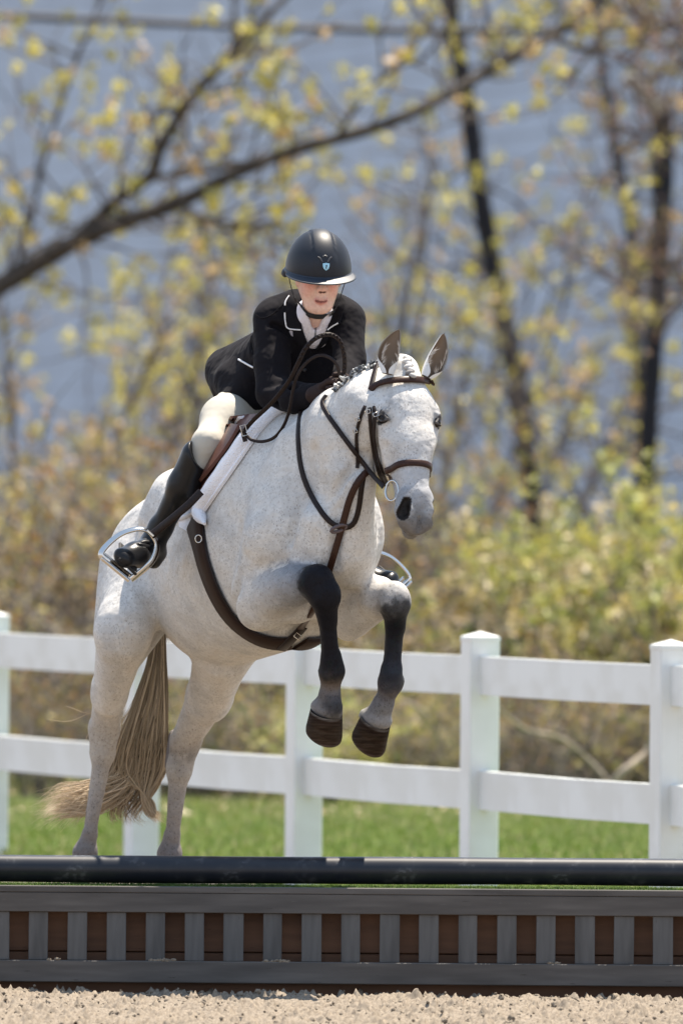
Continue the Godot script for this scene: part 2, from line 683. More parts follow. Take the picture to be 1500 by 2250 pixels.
	scatter("leaf_litter", "pale dead leaves scattered over the grass under the thicket", "dead leaves", flake.mesh(), gm, 500, func(rr: RandomNumberGenerator):
		var z := rr.randf_range(-34.0, -22.0)
		var x := rr.randf_range(-1.6, 1.6) * (CAM_Z - z) / 46.0
		return [Vector3(x, 0.02, z), rr.randf_range(0.5, 1.3), Color(0.50, 0.42, 0.30).lerp(Color(0.30, 0.2, 0.12), rr.randf())])

func scatter(called: String, label: String, category: String, mesh: Mesh, m: Material, count: int, where: Callable) -> void:
	var r := RandomNumberGenerator.new()
	r.seed = hash(called)
	var mm := MultiMesh.new()
	mm.transform_format = MultiMesh.TRANSFORM_3D
	mm.use_colors = true
	mm.mesh = mesh
	mm.instance_count = count
	for i in count:
		var w: Array = where.call(r)
		mm.set_instance_transform(i, Transform3D(Basis(Vector3.UP, r.randf() * TAU).scaled(Vector3.ONE * w[1]), w[0]))
		mm.set_instance_color(i, w[2])
	var o := MultiMeshInstance3D.new()
	o.name = numbered(called)
	o.multimesh = mm
	o.material_override = m
	add_child(o)
	tag(o, label, category, "", "stuff")

# ---------------------------------------------------------------- white fence
func build_fence() -> void:
	var white := mat("white fence vinyl", 0.70, 0.718, 0.70, 0.5)
	grain(white, noise_map(16, 0.006, [[0.3, Color(0.955, 0.95, 0.94)], [0.7, Color(1, 1, 1)]], 256, 4), Vector3.ONE * 1.6, true)
	var p0 := Vector3(0.5647, 0, -9.0)
	var step := Vector3(0.714, 0, 2.255)
	var dir := step.normalized()
	var b := Basis(dir, Vector3.UP, dir.cross(Vector3.UP))
	var t := thing("fence", "white two rail fence with square capped posts running back behind the horse", "fence", p0)
	for i in range(-6, 4):
		var at := p0 + step * i
		var mb := Mb.new()
		mb.box(at + Vector3(0, 0.53, 0), Vector3(0.0635, 0.55, 0.0635), b, 0.006)
		var post := put("post", mb.mesh(), white, t)
		mb = Mb.new()
		var h := 0.0655
		mb.box(at + Vector3(0, 1.084, 0), Vector3(h, 0.010, h), b, 0.003)
		var c := [at + b * Vector3(-h, 1.094, -h), at + b * Vector3(h, 1.094, -h), at + b * Vector3(h, 1.094, h), at + b * Vector3(-h, 1.094, h)]
		var tip := at + Vector3(0, 1.116, 0)
		for k in 4:
			var a: Vector3 = c[k]
			var d: Vector3 = c[(k + 1) % 4]
			var nn := (d - a).cross(tip - a).normalized()
			if nn.y < 0: nn = -nn
			var q := mb.vert(a, nn); mb.vert(d, nn); mb.vert(tip, nn)
			mb.tri(q, q + 1, q + 2)
		put("cap", mb.mesh(), white, post)
		if i < 3:
			for y: float in [0.937, 0.474]:
				mb = Mb.new()
				var a := at + dir * 0.06
				var e := at + step - dir * 0.06
				var sag := -0.004 if y < 0.6 else -0.002
				for s in 2:
					var m0 := a.lerp(e, s * 0.5)
					var m1 := a.lerp(e, 0.5 + s * 0.5)
					m0.y = y + (sag if s == 1 else 0.0)
					m1.y = y + (sag if s == 0 else 0.0)
					var ax := (m1 - m0).normalized()
					mb.box((m0 + m1) * 0.5, Vector3((m1 - m0).length() * 0.5, 0.078, 0.020), Basis(ax, b.z.cross(ax), b.z), 0.004 if s == -1 else 0.0)
				put("rail", mb.mesh(), white, t)

# ---------------------------------------------------------------- the jump
func build_jump() -> void:
	var grey := mat("grey painted wood", 0.125, 0.118, 0.115, 0.7)
	grain(grey, wood_texture(61), Vector3(0.6, 5.0, 5.0), true)
	var grey_up := mat("grey painted slat", 0.115, 0.116, 0.120, 0.7)
	grey_up.metallic_specular = 0.25
	grey.metallic_specular = 0.25
	grain(grey_up, wood_texture(62), Vector3(5.0, 0.6, 5.0), true)
	var brown := mat("brown boards", 0.135, 0.066, 0.036, 0.75)
	grain(brown, wood_texture(63), Vector3(0.6, 5.0, 5.0), true)
	var t := thing("jump_box", "low grey slatted wooden jump box with brown boards behind and grass on top", "jump box", Vector3(0, 0, 0.22))
	var x0 := -2.2
	var x1 := 2.2
	var zf := 0.25
	var w := (x1 - x0) * 0.5
	var mb := Mb.new()
	# cap board, slightly proud of the rail below
	mb.box(Vector3(0, 0.345, zf - 0.022), Vector3(w, 0.0105, 0.026), Basis(), 0.002)
	put("cap_board", mb.mesh(), grey, t)
	mb = Mb.new()
	mb.box(Vector3(0, 0.3010, zf - 0.016), Vector3(w, 0.0325, 0.018), Basis(), 0.002)
	put("top_rail", mb.mesh(), grey, t)
	mb = Mb.new()
	mb.box(Vector3(0, 0.0690, zf - 0.012), Vector3(w, 0.0365, 0.022), Basis(), 0.003)
	put("bottom_rail", mb.mesh(), grey, t)
	var r := RandomNumberGenerator.new()
	r.seed = 5
	var px := 88.0 - 86.0 * 12
	while px < 2200:
		var p := spot(px, 2060, zf)
		if p.x > x0 + 0.05 and p.x < x1 - 0.05:
			mb = Mb.new()
			mb.box(Vector3(p.x, 0.187, zf - 0.019 + r.randf_range(-0.002, 0.002)), Vector3(0.0325 + r.randf_range(-0.0015, 0.0015), 0.0815, 0.012), Basis(Vector3(0, 0, 1), r.randf_range(-0.006, 0.006)), 0.002)
			put("slat", mb.mesh(), grey_up, t)
		px += 85.7
	for q in [[0.232, 0.098], [0.078, 0.053]]:
		mb = Mb.new()
		mb.box(Vector3(0, q[0], zf - 0.085), Vector3(w, q[1], 0.010), Basis(), 0.003)
		put("back_board", mb.mesh(), brown, t)
	mb = Mb.new()
	for s: float in [-1.0, 1.0]:
		mb.box(Vector3(s * (w - 0.02), 0.18, zf - 0.29), Vector3(0.018, 0.15, 0.22), Basis(), 0.003)
	mb.box(Vector3(0, 0.18, zf - 0.52), Vector3(w, 0.15, 0.012), Basis(), 0.003)
	mb.box(Vector3(0, 0.325, zf - 0.285), Vector3(w - 0.04, 0.006, 0.215), Basis(), 0.0)
	mb.box(Vector3(0, 0.010, zf - 0.07), Vector3(w - 0.1, 0.040, 0.012), Basis(), 0.0)
	put("body", mb.mesh(), brown, t)
	# sand thrown onto the ledge of the bottom rail
	var heap := Mb.new()
	for q in [345, 358, 372, 590, 604, 612, 628, 120, 1215]:
		var at := spot(q, 2112, zf - 0.006)
		at.y = 0.106
		for k in 5:
			heap.ball(at + Vector3(r.randf_range(-0.02, 0.02), r.randf_range(-0.001, 0.004), r.randf_range(-0.006, 0.006)), Vector3(r.randf_range(0.006, 0.014), r.randf_range(0.003, 0.008), 0.007), Basis(), 4, 7)
	var ho := put("ledge_sand", heap.mesh(), mats["arena sand"])
	tag(ho, "small heaps of sand lying on the bottom rail of the grey jump box", "sand", "", "stuff")
	# turf on the top
	var tf := Mb.new()
	for i in 6:
		var a := TAU * i / 6.0 + 0.3
		var p := Vector3(cos(a), 0, sin(a)) * 0.006 * (i % 3)
		var lean := Vector3(cos(a * 2.3), 0, sin(a * 2.3)) * 0.010
		var sdv := Vector3(cos(a + 1.2), 0, sin(a + 1.2)) * 0.0016
		var nn := Vector3(0, 0.6, 1).normalized()
		var k := tf.vert(p - sdv, nn); tf.vert(p + sdv, nn); tf.vert(p + lean + Vector3(0, 0.018, 0), nn)
		tf.tri(k, k + 1, k + 2)
	var gm: StandardMaterial3D = mats["grass blades"]
	scatter("turf", "strip of short green turf on top of the grey jump box", "turf", tf.mesh(), gm, 16000, func(rr: RandomNumberGenerator):
		return [Vector3(rr.randf_range(-1.4, 1.4), 0.331, zf - 0.05 - 0.44 * rr.randf()), rr.randf_range(0.7, 1.6), Color(0.055, 0.12, 0.018).lerp(Color(0.15, 0.21, 0.04), rr.randf())])

	# the pole on top
	var black := mat("black painted pole", 0.012, 0.013, 0.017, 0.37)
	black.metallic_specular = 0.4
	black.albedo_color = Color.WHITE
	grain(black, pole_texture(), Vector3(0.9, 2.5, 2.5), true)
	var pole := thing("pole", "round black painted jump pole with scuffs lying along the box", "jump pole", Vector3(0, 0.362, 0.02))
	mb = Mb.new()
	var pts := PackedVector3Array()
	var rad := PackedFloat32Array()
	for i in 61:
		var x := lerpf(-2.1, 2.1, i / 60.0)
		pts.append(Vector3(x, 0.408 + 0.002 * sin(x * 2.0), 0.02))
		rad.append(0.0462 + 0.0006 * sin(x * 7.0))
	mb.tube(pts, rad, 40)
	put("shaft", mb.mesh(), black, pole)

func wood_texture(s: int) -> ImageTexture:
	var n := FastNoiseLite.new()
	n.seed = s; n.frequency = 0.02; n.fractal_octaves = 4
	var n2 := FastNoiseLite.new()
	n2.seed = s + 100; n2.frequency = 0.006; n2.fractal_octaves = 3
	var a := n.get_seamless_image(256, 256)
	var b := n2.get_seamless_image(256, 256)
	var im := Image.create(256, 256, false, Image.FORMAT_RGB8)
	for y in 256:
		for x in 256:
			var g := a.get_pixel(x, y).r
			var h := b.get_pixel(x, y).r
			var v := 0.88 + (g - 0.5) * 0.16 + (h - 0.5) * 0.16
			im.set_pixel(x, y, Color(v, v * 0.99, v * 0.97))
	# chips and splashes
	var r := RandomNumberGenerator.new()
	r.seed = s
	for i in 60:
		var x := r.randi() % 256
		var y := r.randi() % 256
		var c := Color(1, 1, 0.98) if r.randf() < 0.5 else Color(0.55, 0.52, 0.5)
		for k in 1 + r.randi() % 5:
			im.set_pixel((x + r.randi() % 3) % 256, (y + r.randi() % 2) % 256, c)
	return ImageTexture.create_from_image(im)

func pole_texture() -> ImageTexture:
	var n := FastNoiseLite.new()
	n.seed = 77; n.frequency = 0.012; n.fractal_octaves = 5
	var n2 := FastNoiseLite.new()
	n2.seed = 78; n2.frequency = 0.08; n2.fractal_octaves = 3
	var a := n.get_seamless_image(512, 256)
	var b := n2.get_seamless_image(512, 256)
	var base := lin(0.013, 0.015, 0.021)
	var worn := lin(0.050, 0.046, 0.042)
	var pale := lin(0.16, 0.16, 0.165)
	var im := Image.create(512, 256, false, Image.FORMAT_RGB8)
	for y in 256:
		for x in 512:
			var m := a.get_pixel(x, y).r
			var h := b.get_pixel(x, y).r
			var c := base.lerp(worn, clampf((m - 0.42) * 2.2, 0, 1) * 0.6)
			if m > 0.62 and h > 0.5: c = c.lerp(pale, clampf((h - 0.5) * 3.0, 0, 0.45) * clampf((m - 0.62) * 8.0, 0, 1))
			im.set_pixel(x, y, c)
	return ImageTexture.create_from_image(im)

# ---------------------------------------------------------------- the building far behind
func build_barn() -> void:
	var steel := mat("blue grey siding", 0.285, 0.365, 0.47, 0.5)
	grain(steel, noise_map(18, 0.01, [[0.25, Color(0.92, 0.92, 0.93)], [0.75, Color(1, 1, 1)]], 256, 3), Vector3.ONE * 0.12, true)
	var at := Vector3(0, 0, CAM_Z - 132.0)
	var dir := Vector3(1, 0, 5.1).normalized()
	var out := Vector3(-dir.z, 0, dir.x)
	var b := Basis(dir, Vector3.UP, out)
	var t := thing("building", "large blue grey metal sided building standing far behind the trees", "building", at)
	var mb := Mb.new()
	mb.box(at - out * 8.1 + dir * -5.0 + Vector3(0, 4.4, 0), Vector3(40, 4.4, 8.0), b, 0.0)
	put("wall", mb.mesh(), steel, t)
	var y := 0.0
	while y < 8.8:
		mb = Mb.new()
		# one lapped panel, its foot proud of the panel below
		var tilt := b * Basis(Vector3.RIGHT, -0.07)
		mb.box(at + dir * -5.0 + Vector3(0, y + 0.11, 0), Vector3(40, 0.112, 0.008), tilt, 0.002)
		put("panel", mb.mesh(), steel, t)
		y += 0.22
	mb = Mb.new()
	for s: float in [0.0, 1.0]:
		var rb := b * Basis(Vector3.RIGHT, -0.35 if s == 1.0 else 0.35)
		mb.box(at - out * (3.9 + 8.4 * s) + dir * -5.0 + Vector3(0, 10.2, 0), Vector3(41, 0.06, 4.6), rb, 0.0)
	put("roof", mb.mesh(), steel, t)

# ---------------------------------------------------------------- the horse
var hs_o: Vector3
var hs_f: Vector3
var hs_u: Vector3
var hs_r: Vector3
var hd_o: Vector3
var hd_n: Vector3
var hd_s: Vector3
var hd_f: Vector3
var horse_bones := []
var head_bones := []
var horse_job := 0
var head_job := 0

# a point on the horse: forward, up and to its right of the withers, in metres
func hp(f: float, u: float, r: float) -> Vector3:
	return hs_o + hs_f * f + hs_u * u + hs_r * r

# a point on its head: down the nose from the poll, to its right, out of the forehead
func gp(a: float, s: float, b: float) -> Vector3:
	return hd_o + hd_n * a + hd_s * s + hd_f * b

func horse_frames() -> void:
	var yaw := deg_to_rad(20.0)
	var pitch := deg_to_rad(13.0)
	hs_o = spot(640, 912, -0.45)
	hs_f = Vector3(sin(yaw) * cos(pitch), sin(pitch), cos(yaw) * cos(pitch))
	hs_r = Vector3(-cos(yaw), 0, sin(yaw))
	hs_u = hs_r.cross(hs_f).normalized()
	if hs_u.y < 0: hs_u = -hs_u
	hd_o = spot(899, 800, 0.16)
	hd_n = Vector3(0.075, -0.93, 0.36).normalized()
	var turn := deg_to_rad(22.0)
	hd_s = Vector3(-cos(turn), 0, sin(turn))
	hd_s = (hd_s - hd_n * hd_s.dot(hd_n)).normalized()
	hd_f = hd_s.cross(hd_n).normalized()
	if hd_f.z < 0: hd_f = -hd_f

const COAT := Color(0.645, 0.628, 0.602)
const COAT_GREY := Color(0.34, 0.345, 0.355)
const COAT_DUN := Color(0.46, 0.42, 0.37)
const COAT_DARK := Color(0.014, 0.015, 0.019)
const COAT_SLATE := Color(0.065, 0.072, 0.088)
const MUZZLE := Color(0.33, 0.335, 0.345)
const LIP := Color(0.18, 0.172, 0.165)

func build_horse_bones() -> void:
	var L := horse_bones
	# trunk
	oval(L, hp(-0.78, -0.37, 0), hp(-0.16, -0.41, 0), hs_r, 0.275, 0.335, 0.285, 0.365, 0.06, COAT, null, 1.0)
	oval(L, hp(-1.06, -0.21, 0), hp(-0.70, -0.20, 0), hs_r, 0.24, 0.20, 0.26, 0.22, 0.10, COAT)
	oval(L, hp(-0.06, -0.36, 0), hp(0.20, -0.44, 0), hs_r, 0.25, 0.34, 0.20, 0.25, 0.09, COAT)
	oval(L, hp(-0.42, -0.10, 0), hp(0.02, -0.09, 0), hs_r, 0.10, 0.10, 0.08, 0.09, 0.14, COAT)
	bone(L, hp(-1.24, -0.16, 0), hp(-1.30, -0.26, 0), 0.09, 0.05, 0.10, COAT)
	for s: float in [1.0, -1.0]:
		# shoulder and upper arm
		oval(L, hp(-0.06, -0.16, s * 0.10), hp(0.20, -0.46, s * (0.165 if s > 0.0 else 0.12)), hs_r, 0.075, 0.15, 0.075, 0.12, 0.07, COAT)
		var w := 0.165 if s > 0.0 else 0.118
		bone(L, hp(0.20, -0.47, s * w), hp(0.04, -0.62, s * (w + 0.02)), 0.095 if s > 0.0 else 0.085, 0.085, 0.05, COAT)
		bone(L, hp(0.22, -0.50, s * 0.085), hp(0.10, -0.66, s * 0.07), 0.10, 0.09, 0.05, COAT)
	# neck
	var poll := gp(0.02, 0, -0.10)
	var nk0 := hp(0.0, -0.27, 0)
	var side := hs_r
	var nk1 := spot(745, 965, -0.02)
	var nk2 := spot(812, 895, 0.10)
	oval(L, nk0, nk1, side, 0.13, 0.24, 0.095, 0.17, 0.10, COAT)
	oval(L, nk1, nk2, hd_s.lerp(hs_r, 0.5), 0.095, 0.17, 0.078, 0.145, 0.06, COAT)
	oval(L, nk2, poll, hd_s, 0.078, 0.145, 0.070, 0.095, 0.05, COAT)
	# windpipe line at the front of the neck
	bone(L, spot(784, 1065, 0.10), spot(754, 1200, 0.0), 0.062, 0.105, 0.09, COAT)

	# muscle: triceps, chest, hip and flank
	oval(L, spot(600, 1170, -0.20), spot(572, 1330, -0.22), hs_r, 0.075, 0.10, 0.085, 0.085, 0.025, COAT)
	oval(L, spot(703, 1150, 0.02), spot(690, 1240, -0.02), Vector3.RIGHT, 0.075, 0.075, 0.080, 0.070, 0.03, COAT)
	oval(L, spot(782, 1150, -0.02), spot(778, 1250, -0.06), Vector3.RIGHT, 0.062, 0.075, 0.066, 0.070, 0.03, COAT)
	bone(L, spot(660, 985, -0.16), spot(612, 1180, -0.12), 0.085, 0.10, 0.05, COAT)
	bone(L, hp(-0.74, -0.10, 0.19), hp(-0.80, -0.18, 0.22), 0.055, 0.05, 0.07, COAT)
	trunk_bones = L.duplicate()
	bone(L, spot(256, 1240, -1.30), spot(240, 1390, -1.25), 0.058, 0.056, 0.03, COAT)
	# hind legs
	var hip_r := hp(-1.10, -0.26, 0.15)
	var stifle_r := spot(272, 1385, -1.02)
	oval(L, hip_r, stifle_r, hs_r, 0.155, 0.24, 0.092, 0.12, 0.035, COAT)
	oval(L, hp(-1.20, -0.36, 0.12), spot(252, 1480, -1.38), hs_r, 0.12, 0.16, 0.055, 0.08, 0.04, COAT)
	oval(L, stifle_r, spot(240, 1530, -1.34), hs_r, 0.092, 0.11, 0.056, 0.072, 0.04, COAT)
	bone(L, spot(243, 1510, -1.33), spot(230, 1600, -1.48), 0.057, 0.050, 0.04, COAT, COAT_DUN)
	# hock with its heel
	oval(L, spot(229, 1600, -1.49), spot(226, 1650, -1.50), hs_r, 0.050, 0.060, 0.044, 0.055, 0.03, COAT_DUN)
	bone(L, spot(211, 1588, -1.60), spot(213, 1650, -1.575), 0.021, 0.026, 0.022, Color(0.2, 0.18, 0.17))
	bone(L, spot(226, 1660, -1.50), spot(200, 1825, -1.52), 0.034, 0.0205, 0.03, COAT_DUN, Color(0.27, 0.24, 0.22))
	bone(L, spot(216, 1665, -1.55), spot(193, 1825, -1.575), 0.019, 0.015, 0.012, COAT_DUN, Color(0.27, 0.24, 0.22))
	bone(L, spot(196, 1838, -1.53), spot(188, 1872, -1.535), 0.027, 0.037, 0.03, Color(0.22, 0.20, 0.19))
	bone(L, spot(187, 1876, -1.535), spot(176, 1945, -1.60), 0.039, 0.033, 0.03, Color(0.16, 0.15, 0.15), Color(0.09, 0.085, 0.08))
	var hip_l := hp(-1.08, -0.26, -0.15)
	var stifle_l := spot(490, 1425, -1.12)
	oval(L, hip_l, stifle_l, hs_r, 0.155, 0.24, 0.098, 0.125, 0.03, COAT)
	oval(L, hp(-1.18, -0.36, -0.12), spot(470, 1475, -1.46), hs_r, 0.12, 0.16, 0.065, 0.085, 0.04, COAT)
	oval(L, stifle_l, spot(460, 1535, -1.42), hs_r, 0.100, 0.118, 0.074, 0.085, 0.04, COAT)
	bone(L, spot(463, 1520, -1.42), spot(408, 1625, -1.60), 0.075, 0.050, 0.04, COAT, COAT_DUN)
	oval(L, spot(408, 1630, -1.61), spot(394, 1690, -1.62), hs_r, 0.050, 0.060, 0.043, 0.052, 0.03, COAT_DUN)
	bone(L, spot(383, 1614, -1.72), spot(377, 1680, -1.69), 0.020, 0.025, 0.022, Color(0.2, 0.18, 0.17))
	bone(L, spot(394, 1690, -1.62), spot(380, 1830, -1.64), 0.036, 0.0235, 0.03, COAT_DUN, Color(0.27, 0.24, 0.22))
	bone(L, spot(384, 1690, -1.67), spot(374, 1830, -1.69), 0.020, 0.016, 0.012, COAT_DUN, Color(0.27, 0.24, 0.22))
	bone(L, spot(377, 1842, -1.65), spot(373, 1874, -1.655), 0.028, 0.038, 0.03, Color(0.22, 0.20, 0.19))
	bone(L, spot(373, 1878, -1.655), spot(366, 1945, -1.72), 0.039, 0.033, 0.03, Color(0.16, 0.15, 0.15), Color(0.09, 0.085, 0.08))

	# forelegs, folded: the horse's right one is on the left of the picture
	var gr := Color(0.30, 0.31, 0.33)
	oval(L, spot(584, 1306, -0.19), spot(655, 1284, 0.02), Vector3(0.3, 1, 0), 0.104, 0.100, 0.066, 0.072, 0.035, COAT, gr)
	bone(L, spot(572, 1338, -0.24), spot(600, 1320, -0.16), 0.060, 0.064, 0.04, COAT)
	bone(L, spot(652, 1284, 0.01), spot(674, 1280, 0.06), 0.062, 0.058, 0.02, Color(0.34, 0.35, 0.37), Color(0.24, 0.25, 0.27))
	bone(L, spot(694, 1279, 0.105), spot(697, 1278, 0.11), 0.050, 0.054, 0.02, COAT_DARK)
	bone(L, spot(596, 1258, -0.11), spot(668, 1260, 0.05), 0.046, 0.026, 0.012, COAT_GREY, Color(0.20, 0.21, 0.235))
	bone(L, spot(588, 1282, -0.075), spot(660, 1276, 0.06), 0.020, 0.015, 0.02, COAT_GREY, COAT_SLATE)
	bone(L, spot(592, 1304, -0.075), spot(656, 1292, 0.055), 0.018, 0.014, 0.02, COAT, COAT_GREY)
	bone(L, spot(600, 1322, -0.080), spot(660, 1306, 0.04), 0.020, 0.016, 0.02, COAT_GREY, COAT_SLATE)
	bone(L, spot(693, 1280, 0.11), spot(712, 1305, 0.135), 0.055, 0.049, 0.03, COAT_DARK)
	bone(L, spot(702, 1266, 0.14), spot(706, 1270, 0.14), 0.036, 0.036, 0.02, COAT_DARK)
	bone(L, spot(726, 1300, 0.135), spot(724, 1308, 0.13), 0.032, 0.032, 0.02, COAT_DARK)
	bone(L, spot(714, 1322, 0.11), spot(720, 1362, 0.09), 0.047, 0.030, 0.03, COAT_DARK)
	bone(L, spot(718, 1350, 0.09), spot(727, 1446, 0.03), 0.030, 0.028, 0.02, COAT_DARK, COAT_DARK)
	bone(L, spot(710, 1350, 0.06), spot(718, 1446, -0.015), 0.018, 0.018, 0.010, COAT_SLATE, COAT_DARK)
	bone(L, spot(728, 1448, 0.03), spot(727, 1474, 0.01), 0.034, 0.044, 0.025, COAT_DARK, Color(0.030, 0.028, 0.029))
	bone(L, spot(737, 1470, 0.02), spot(738, 1474, 0.02), 0.029, 0.029, 0.02, COAT_DARK)
	bone(L, spot(724, 1482, -0.03), spot(724, 1488, -0.03), 0.032, 0.032, 0.02, Color(0.045, 0.038, 0.034))
	bone(L, spot(728, 1490, 0.0), spot(726, 1522, -0.02), 0.034, 0.030, 0.02, Color(0.16, 0.125, 0.10), Color(0.17, 0.15, 0.14))
	bone(L, spot(726, 1522, -0.015), spot(732, 1552, 0.0), 0.030, 0.032, 0.02, Color(0.13, 0.12, 0.12), Color(0.05, 0.05, 0.055))
	bone(L, spot(720, 1528, -0.03), spot(716, 1552, -0.04), 0.030, 0.042, 0.02, Color(0.14, 0.13, 0.13), Color(0.20, 0.19, 0.19))
	oval(L, spot(703, 1553, -0.06), spot(732, 1566, -0.02), Vector3(0, 1, 0), 0.026, 0.040, 0.026, 0.038, 0.02, Color(0.26, 0.25, 0.25), Color(0.24, 0.23, 0.23))
	# the left one
	oval(L, spot(772, 1340, -0.26), spot(835, 1318, -0.06), Vector3(0.3, 1, 0), 0.098, 0.090, 0.058, 0.062, 0.04, COAT)
	bone(L, spot(766, 1380, -0.30), spot(762, 1386, -0.30), 0.030, 0.028, 0.05, COAT)
	bone(L, spot(790, 1292, -0.20), spot(838, 1290, -0.06), 0.050, 0.034, 0.03, COAT)
	bone(L, spot(833, 1316, -0.06), spot(862, 1314, 0.0), 0.056, 0.049, 0.03, COAT, Color(0.42, 0.41, 0.40))
	bone(L, spot(866, 1309, 0.0), spot(869, 1324, 0.01), 0.050, 0.047, 0.02, Color(0.46, 0.45, 0.44), Color(0.12, 0.12, 0.12))
	bone(L, spot(880, 1316, 0.02), spot(879, 1322, 0.02), 0.033, 0.032, 0.014, Color(0.44, 0.43, 0.42), Color(0.05, 0.05, 0.052))
	bone(L, spot(853, 1322, 0.03), spot(856, 1328, 0.03), 0.029, 0.028, 0.012, Color(0.40, 0.39, 0.38), Color(0.03, 0.03, 0.032))
	bone(L, spot(829, 1330, -0.02), spot(831, 1334, -0.02), 0.013, 0.012, 0.012, Color(0.08, 0.08, 0.08))
	bone(L, spot(868, 1332, 0.010), spot(868, 1378, -0.03), 0.0475, 0.031, 0.02, COAT_DARK)
	bone(L, spot(868, 1372, -0.03), spot(861, 1468, -0.10), 0.031, 0.029, 0.02, COAT_DARK, Color(0.035, 0.040, 0.055))
	bone(L, spot(858, 1372, -0.06), spot(852, 1468, -0.145), 0.018, 0.018, 0.010, COAT_SLATE, COAT_SLATE)
	bone(L, spot(859, 1474, -0.10), spot(857, 1494, -0.12), 0.035, 0.043, 0.025, Color(0.035, 0.040, 0.055), Color(0.05, 0.05, 0.06))
	bone(L, spot(870, 1496, -0.14), spot(868, 1504, -0.15), 0.027, 0.027, 0.02, Color(0.06, 0.055, 0.055))
	bone(L, spot(854, 1512, -0.13), spot(841, 1548, -0.16), 0.033, 0.032, 0.025, Color(0.15, 0.135, 0.135), Color(0.20, 0.195, 0.20))
	bone(L, spot(840, 1550, -0.16), spot(828, 1574, -0.185), 0.033, 0.045, 0.025, Color(0.22, 0.215, 0.22), Color(0.30, 0.29, 0.285))
	oval(L, spot(810, 1572, -0.22), spot(838, 1586, -0.17), Vector3(0, 1, 0), 0.026, 0.042, 0.028, 0.040, 0.02, Color(0.27, 0.26, 0.265), Color(0.30, 0.29, 0.285))
	bone(L, spot(800, 1566, -0.20), spot(799, 1570, -0.20), 0.011, 0.010, 0.006, Color(0.62, 0.60, 0.52))
	# small folds and lines of muscle, cut in softly
	for l in [[hp(0.10, -0.60, 0.28), hp(-0.06, -0.72, 0.22), 0.020], [hp(-0.14, -0.26, 0.31), hp(0.0, -0.50, 0.33), 0.020], [spot(300, 1330, -0.80), spot(336, 1395, -0.90), 0.02], [spot(742, 1120, 0.13), spot(735, 1240, 0.075), 0.016], [spot(530, 1230, -0.09), spot(540, 1370, -0.12), 0.018], [spot(690, 990, 0.055), spot(640, 1190, 0.0), 0.016], [spot(800, 1000, 0.16), spot(712, 1110, 0.10), 0.012], [spot(262, 1250, -1.18), spot(285, 1400, -1.02), 0.014], [spot(232, 1440, -1.22), spot(262, 1470, -1.20), 0.010], [spot(440, 1480, -1.28), spot(470, 1540, -1.33), 0.012], [spot(560, 1250, -0.06), spot(620, 1235, -0.01), 0.010]]:
		var o := bone(L, l[0], l[1], l[2], l[2] * 0.6, 0.03, COAT)
		o.carve = true

	# head
	var G := head_bones
	oval(G, gp(0.0, 0, -0.095), gp(0.14, 0, -0.075), hd_s, 0.066, 0.080, 0.100, 0.083, 0.04, COAT)
	oval(G, gp(0.13, 0, -0.07), gp(0.27, 0, -0.06), hd_s, 0.104, 0.073, 0.088, 0.066, 0.04, COAT)
	oval(G, gp(0.26, 0, -0.055), gp(0.47, 0, -0.060), hd_s, 0.087, 0.060, 0.053, 0.050, 0.04, COAT, Color(0.42, 0.43, 0.45))
	# flat bones of the nose
	oval(G, gp(0.18, 0, -0.020), gp(0.45, 0, -0.028), hd_s, 0.050, 0.022, 0.030, 0.022, 0.03, COAT, Color(0.42, 0.43, 0.45))
	for s: float in [1.0, -1.0]:
		oval(G, gp(0.14, s * 0.060, -0.165), gp(0.31, s * 0.052, -0.150), hd_s, 0.034, 0.105, 0.026, 0.075, 0.03, COAT)
		# brow and cheek bone
		oval(G, gp(0.145, s * 0.090, -0.050), gp(0.185, s * 0.094, -0.050), hd_s, 0.026, 0.026, 0.024, 0.024, 0.02, COAT)
		bone(G, gp(0.215, s * 0.092, -0.060), gp(0.36, s * 0.066, -0.085), 0.016, 0.010, 0.02, COAT)
		# nostril wings
		bone(G, gp(0.465, s * 0.036, -0.030), gp(0.520, s * 0.046, -0.026), 0.021, 0.026, 0.02, Color(0.30, 0.31, 0.33), MUZZLE)
		bone(G, gp(0.515, s * 0.050, -0.046), gp(0.548, s * 0.036, -0.046), 0.024, 0.024, 0.02, MUZZLE, LIP)
	oval(G, gp(0.28, 0, -0.135), gp(0.525, 0, -0.105), hd_s, 0.048, 0.050, 0.028, 0.028, 0.03, COAT, MUZZLE)
	oval(G, gp(0.47, 0, -0.060), gp(0.550, 0, -0.058), hd_s, 0.055, 0.050, 0.050, 0.040, 0.03, Color(0.32, 0.33, 0.35), LIP)
	oval(G, gp(0.560, 0.0, -0.046), gp(0.574, 0, -0.052), hd_s, 0.038, 0.024, 0.028, 0.020, 0.02, LIP)
	oval(G, gp(0.540, 0, -0.108), gp(0.570, 0, -0.100), hd_s, 0.032, 0.027, 0.028, 0.024, 0.012, Color(0.20, 0.19, 0.18))
	for s: float in [1.0, -1.0]:
		# open nostril
		var o := oval(G, gp(0.497, s * 0.044 if s > 0.0 else -0.062, 0.000 if s > 0.0 else -0.022), gp(0.540, s * 0.058 if s > 0.0 else -0.066, -0.010 if s > 0.0 else -0.030), hd_s, 0.0125, 0.028, 0.0185, 0.034, 0.008, Color(0.022, 0.019, 0.018))
		o.carve = true
		o = bone(G, gp(0.512, s * 0.046, -0.020), gp(0.530, s * 0.046, -0.024), 0.011, 0.013, 0.004, Color(0.004, 0.003, 0.003))
		o.carve = true
		o = bone(G, gp(0.184, s * 0.117, -0.026), gp(0.198, s * 0.117, -0.030), 0.0185, 0.018, 0.005, Color(0.05, 0.046, 0.046))
		o.carve = true
